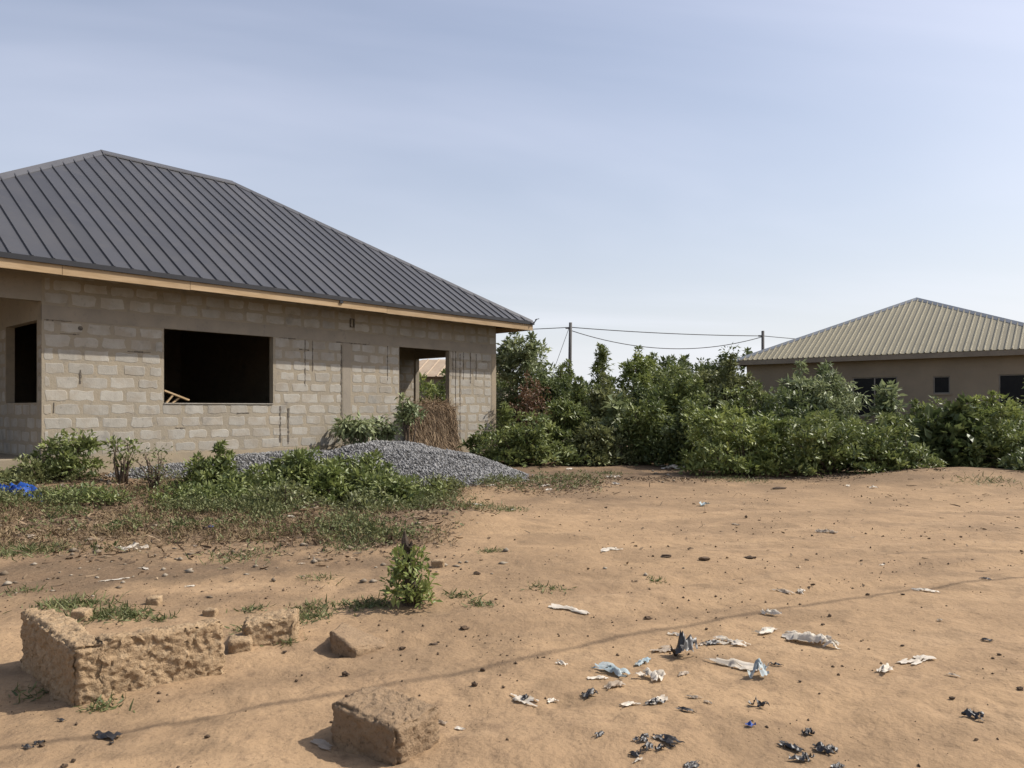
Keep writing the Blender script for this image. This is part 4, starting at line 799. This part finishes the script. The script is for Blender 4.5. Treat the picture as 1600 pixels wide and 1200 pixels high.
    x, y, r = scatter(12000, dr, (-11.5, 3.5, 5.6, 19), 14); n = len(x); s = .018+.05*r.random(n)**3; a = r.random(n)*6.28
    Vv = oc[None]*s[:, None, None]*r.uniform(.5, 1.5, (n, 6, 1)); ca, sa = np.cos(a)[:, None], np.sin(a)[:, None]
    Pq = np.stack([Vv[..., 0]*ca-Vv[..., 1]*sa*.7+x[:, None], Vv[..., 0]*sa+Vv[..., 1]*ca*.7+y[:, None], Vv[..., 2]*.5+(gz(x, y)+s*.2)[:, None]], -1).reshape(-1, 3)
    tag(link('rubble_chips', fastmesh('rubble_chips', Pq, (fc[None]+6*np.arange(n)[:, None, None]).reshape(-1, 3), 3, {'v': np.repeat(r.random(n), 6)}), mat('rubble_chip', (.30, .255, .195), (.14, .105, .07), attr='v')), 'pale rubble chips along the foot of the house and in the yard', 'rubble', kind='stuff')
cover()

# ------------------------------------------------------------------ litter, one object each
def crumple(seed, w_, d_, hgt, n=9, fold=1.0, fq=1.0):
    r = np.random.default_rng(seed); u, v = np.meshgrid(np.linspace(-1, 1, n), np.linspace(-1, 1, n)); s = seed*1.7
    rad = .62+.75*vn(np.arctan2(v, u)*1.6+s, s)                           # torn, uneven outline
    x = u*rad*w_/2; y = v*rad*d_/2; x = x+w_*.20*(vn(u*2.1+s, v*2.1)-.5); y = y+d_*.20*(vn(u*2.1, v*2.1+s, 3)-.5)
    rid = np.abs(vn(u*2.6*fq+s, v*2.2*fq+s, 5)-.5)*2; z = hgt*fold*(1-rid)**2*(1.1-.6*np.maximum(np.abs(u), np.abs(v)))+hgt*.35*vn(u*4+s, v*4, 6)
    z = z+hgt*.45*np.abs(vn(u*5+s, v*3+s, 8)-.5); z = z-z.min()
    rag = vn(u*2.4+s, v*2.4-s, 9)+.6*vn(u*6, v*6+s, 10)-.62*np.maximum(np.abs(u), np.abs(v))**2; Fq = []
    for i in range(n-1):
        for j in range(n-1):
            c_ = (rag[i, j]+rag[i+1, j+1])/2
            if c_ > .36: Fq.append((i*n+j, i*n+j+1, (i+1)*n+j+1, (i+1)*n+j))
    par = list(range(len(Fq)))                                            # keep the largest connected scrap
    def find(a):
        while par[a] != a: a = par[a]
        return a
    own = {}
    for k, f in enumerate(Fq):
        for v_ in f:
            if v_ in own: par[find(k)] = find(own[v_])
            own[v_] = k
    roots = [find(k) for k in range(len(Fq))]; best = max(set(roots), key=roots.count); Fq = np.array([f for f, q in zip(Fq, roots) if q == best])
    use = np.unique(Fq); mp_ = np.zeros(n*n, int); mp_[use] = np.arange(len(use)); P = np.stack([x.ravel(), y.ravel(), z.ravel()], 1)[use]
    P[:, 2] -= P[:, 2].min(); return P, mp_[Fq]
cnt = [0]
def litter(name, label, px, py, wpx, hpx, m, cat, group=None, lift=.5, rz=None, n=14):
    """a torn piece wpx wide in the photograph, lying or standing hpx tall"""
    cnt[0] += 1; g_ = G(px, py+hpx*.35); k = g_[1]/F; w_ = wpx*k*1.42; hgt = hpx*k*lift*(.9 if lift < .75 else .95); d_ = max(w_*.42, hpx*k*1.0)
    V, Fq = crumple(300+cnt[0], w_, d_, hgt, n, 1.0, 1.0 if lift < .75 else .55)
    rz = (cnt[0]*2.4 % 1.2)-.6 if rz is None else rz; c, s = math.cos(rz), math.sin(rz)
    W = np.stack([V[:, 0]*c-V[:, 1]*s, V[:, 0]*s+V[:, 1]*c, V[:, 2]], 1); W[:, 2] += gz(W[:, 0]+g_[0], W[:, 1]+g_[1])-g_[2]+.003
    o = link(name, fastmesh(name, W, Fq, 4), M[m], None, g_, smooth=False); tag(o, label, cat, group); return o
WS = ('plastic_scrap', 'small torn scrap of dusty white plastic on the sand'); GW = 'white plastic scraps on the sand'
litter('plastic_bag', 'largest crumpled white plastic bag on the sand', 1268, 993, 58, 34, 'white_film', 'plastic bag', n=18)
litter('plastic_bag', 'bright white crumpled plastic scrap by the cable shadow', 1206, 958, 20, 12, 'white_film', 'plastic bag', lift=.9)
litter('plastic_bag', 'black plastic bag standing up in a peak among white scraps', 1066, 1015, 36, 36, 'black_film', 'plastic bag', lift=1.0, n=16)
litter('plastic_sachet', 'flattened pale blue and white sachet on the sand', 960, 1044, 46, 24, 'blue_film', 'sachet')
litter('plastic_sachet', 'pale blue sachet standing beside a grey tuft', 1188, 1044, 18, 30, 'blue_film', 'sachet', lift=1.0)
litter('plastic_sachet', 'small blue corner of plastic by the twisted white strip', 1005, 1032, 22, 14, 'blue_film', 'sachet')
litter('plastic_scrap', 'long twisted white plastic strip on the sand', 1018, 1048, 26, 36, 'white_film', 'plastic scrap', lift=.4, n=16)
litter('plastic_scrap', 'long ragged white strip lying beside the black bag peak', 1142, 1033, 60, 18, 'white_film', 'plastic scrap', n=16)
litter('plastic_scrap', 'branching thin white plastic strip below the bright white scrap', 1198, 983, 42, 18, 'white_film', 'plastic scrap')
for px, py, a, b in [(1140, 1000, 44, 14), (957, 1068, 30, 18), (935, 1058, 22, 8), (1058, 990, 14, 10), (1226, 922, 24, 10), (1252, 921, 8, 14), (893, 950, 40, 9), (1384, 1042, 26, 18), (1432, 1030, 44, 10), (1490, 1054, 18, 8), (1450, 922, 26, 8), (1290, 828, 22, 12), (950, 857, 26, 7), (1028, 1092, 34, 16), (983, 1098, 20, 12), (1084, 1088, 14, 8), (1106, 1096, 10, 8), (864, 1093, 16, 12), (815, 1092, 42, 10), (1038, 1014, 40, 10), (878, 1035, 12, 10), (1098, 1005, 18, 8), (718, 1138, 14, 6), (690, 1128, 18, 8), (995, 1188, 12, 6), (1150, 818, 10, 5), (1378, 882, 10, 6), (1468, 968, 5, 7), (1365, 760, 8, 8), (1325, 758, 9, 6), (965, 1068, 8, 6), (1068, 1050, 16, 10)]:
    lb = ('thin white plastic scrap on the bare sand beyond the largest bag' if px > 1340 else 'tiny white plastic scrap on the far sand towards the thicket' if py < 925 else 'white plastic scrap between the single cracked block and the sachets' if px < 900 and py > 980 else 'dusty white plastic scrap among the rubbish round the black bag')
    litter(WS[0], lb, px, py, a, b, 'clear_film' if (px*7+py) % 3 == 0 else 'white_film', 'plastic scrap', GW)
litter('plastic_strip', 'curled white plastic band in the shadow of the single cracked block', 503, 1160, 34, 8, 'clear_film', 'plastic scrap', lift=.3)
litter('plastic_bag', 'grey black plastic lump standing on the sand under the sachets', 1184, 1098, 32, 18, 'black_film', 'plastic bag', lift=.9)
BS = ('black_scrap', 'small torn black plastic scrap on the sand'); GB = 'black plastic scraps on the sand'
for px, py, a, b in [(1262, 1143, 14, 14), (1238, 1166, 26, 12), (1256, 1182, 26, 22), (1285, 1168, 24, 18), (1302, 1170, 14, 16), (1310, 1196, 18, 10), (1518, 1115, 20, 18), (1006, 1152, 22, 14), (1038, 1154, 34, 12), (1010, 1168, 22, 16), (1032, 1168, 18, 12), (1050, 1166, 8, 10), (990, 1178, 18, 10), (1078, 1195, 22, 8), (922, 1082, 22, 16), (1022, 1096, 24, 14), (1070, 1108, 20, 8), (1212, 1038, 14, 8), (1112, 1004, 26, 10), (938, 1146, 14, 7), (170, 1150, 44, 14), (42, 1166, 14, 9), (95, 1125, 12, 6), (60, 1160, 10, 8), (820, 1090, 8, 10), (1540, 904, 10, 5), (1542, 1000, 11, 6)]:
    lb = ('torn black plastic scrap in the cluster beyond the tiny blue scrap' if 1230 < px < 1320 else 'torn black plastic scrap in the cluster below the sachets' if py > 1140 and 980 < px < 1090 else 'torn black plastic scrap in front of the corner of tan blocks' if px < 200 else 'lone black plastic scrap with a raised tail on bare sand' if px == 1518 else 'black scrap lying along the cable shadow side of the sand' if px > 1500 else 'small black plastic scrap among the white rubbish')
    litter(BS[0], lb, px, py, a, b, 'black_film', 'plastic scrap', GB, lift=.7)
litter('plastic_scrap', 'tiny bright blue plastic scrap standing on the sand', 1172, 1132, 10, 10, 'blue', 'plastic scrap', lift=.9)
litter('plastic_sachet', 'pale blue sachet on the far sand before the thicket', 1100, 787, 12, 10, 'blue_film', 'sachet', lift=.8)
litter('plastic_scrap', 'blue plastic cap in the brown weeds of the yard', 327, 824, 12, 9, 'blue', 'plastic scrap', lift=.8)
litter('tarpaulin', 'crumpled bright blue tarpaulin by the porch', 24, 768, 90, 24, 'blue', 'tarpaulin', lift=.7, n=20)
litter('plastic_bag', 'dusty grey bag lying behind the blue tarpaulin', 35, 750, 36, 9, 'clear_film', 'plastic bag')
litter('plastic_scrap', 'tiny red plastic scrap near the blue tarpaulin', 18, 786, 7, 5, 'red', 'plastic scrap', lift=.7)
litter('plastic_bag', 'white plastic bag with a raised corner in the yard weeds', 212, 855, 24, 15, 'white_film', 'plastic bag', lift=.8)
YS = ('plastic_scrap', 'small white plastic scrap lying in the yard weeds'); GY = 'white scraps in the yard'
for px, py, a, b in [(416, 815, 20, 9), (456, 806, 14, 8), (480, 777, 16, 8), (490, 790, 26, 6), (540, 798, 22, 8), (556, 792, 10, 9), (112, 826, 18, 8), (192, 855, 20, 8), (225, 887, 14, 4), (395, 788, 12, 5), (470, 880, 8, 4), (305, 852, 10, 4), (50, 838, 22, 5), (140, 842, 18, 5), (180, 905, 26, 4), (300, 915, 14, 4)]:
    litter(*YS, px, py, a, b, 'clear_film' if px % 3 else 'white_film', 'plastic scrap', GY)
HS = ('plastic_scrap', 'small white plastic scrap on the brown soil beside the gravel heap'); GH = 'white scraps beside the gravel heap'
for px, py, a, b in [(768, 735, 9, 7), (812, 743, 9, 8), (834, 751, 8, 6), (770, 767, 12, 5), (858, 760, 10, 5), (722, 747, 6, 3), (745, 787, 18, 6), (850, 766, 16, 5), (890, 732, 9, 6), (800, 796, 5, 4)]:
    litter(*HS, px, py, a, b, 'white_film', 'plastic scrap', GH)
litter('plastic_sachet', 'long white carton standing before the low crumbling wall', 958, 744, 15, 7, 'white_film', 'carton', lift=.8)
litter('plastic_sachet', 'white carton lying flat in front of the standing one', 961, 755, 12, 4, 'white_film', 'carton', lift=.8)
for px, py, a, b in [(1045, 729, 16, 6), (1056, 730, 20, 9), (1036, 727, 10, 5), (1068, 729, 12, 6)]:
    litter('plastic_scrap', 'white rubbish heaped at the foot of the dark thicket', px, py, a, b, 'white_film', 'plastic scrap', 'rubbish at the thicket foot', lift=.8)
# clods and bits of wood large enough to point at
def clod(px, py, wpx, hpx, name='clod', label='dark lump of dry earth lying on the sand', group='earth lumps on the sand', cat='clod', m='clod'):
    cnt[0] += 1; g_ = G(px, py+hpx*.4); k = g_[1]/F; r = random.Random(cnt[0]); bm = bmesh.new(); bmesh.ops.create_icosphere(bm, subdivisions=1+(wpx > 12), radius=.5)
    for v in bm.verts: v.co = Vector((v.co.x*wpx*k*.85, v.co.y*max(wpx*.6, hpx)*k, v.co.z*hpx*k*.9))*r.uniform(.5, 1.2)
    for v in bm.verts: v.co.z += hpx*k*.3
    me = bpy.data.meshes.new(name); bm.to_mesh(me); bm.free(); o = link(name, me, M[m], None, g_, smooth=False); tag(o, label, cat, group)
for px, py, a, b in [(1012, 965, 17, 7), (1040, 868, 24, 6), (1218, 762, 28, 5), (1020, 868, 7, 5), (1172, 870, 22, 5), (1100, 872, 22, 8), (1296, 961, 10, 6), (1166, 807, 10, 6), (1104, 982, 8, 5), (628, 1012, 13, 9), (540, 1052, 16, 11), (742, 1068, 14, 9), (755, 1045, 12, 9), (787, 1073, 10, 6), (543, 1088, 12, 10), (472, 1054, 7, 5), (463, 1063, 8, 6), (725, 980, 20, 7), (678, 1006, 18, 4), (65, 1163, 12, 9), (115, 1188, 12, 8), (100, 1196, 14, 8), (324, 1150, 12, 7), (1488, 1090, 12, 6), (1346, 875, 7, 4), (1594, 1075, 14, 7), (1562, 1022, 10, 5), (1250, 1064, 8, 5), (1525, 1155, 10, 5), (1410, 1008, 8, 4), (745, 895, 15, 6), (445, 1018, 12, 6), (1355, 928, 10, 5), (1410, 928, 9, 4), (1285, 975, 7, 5), (1230, 1000, 8, 6)]:
    clod(px, py, a, b, label='dark lump of dry earth around the single cracked block' if px < 800 and py > 960 else 'dark flat lump of earth on the far sand' if py < 900 else 'dark lump of dry earth among or beyond the rubbish')
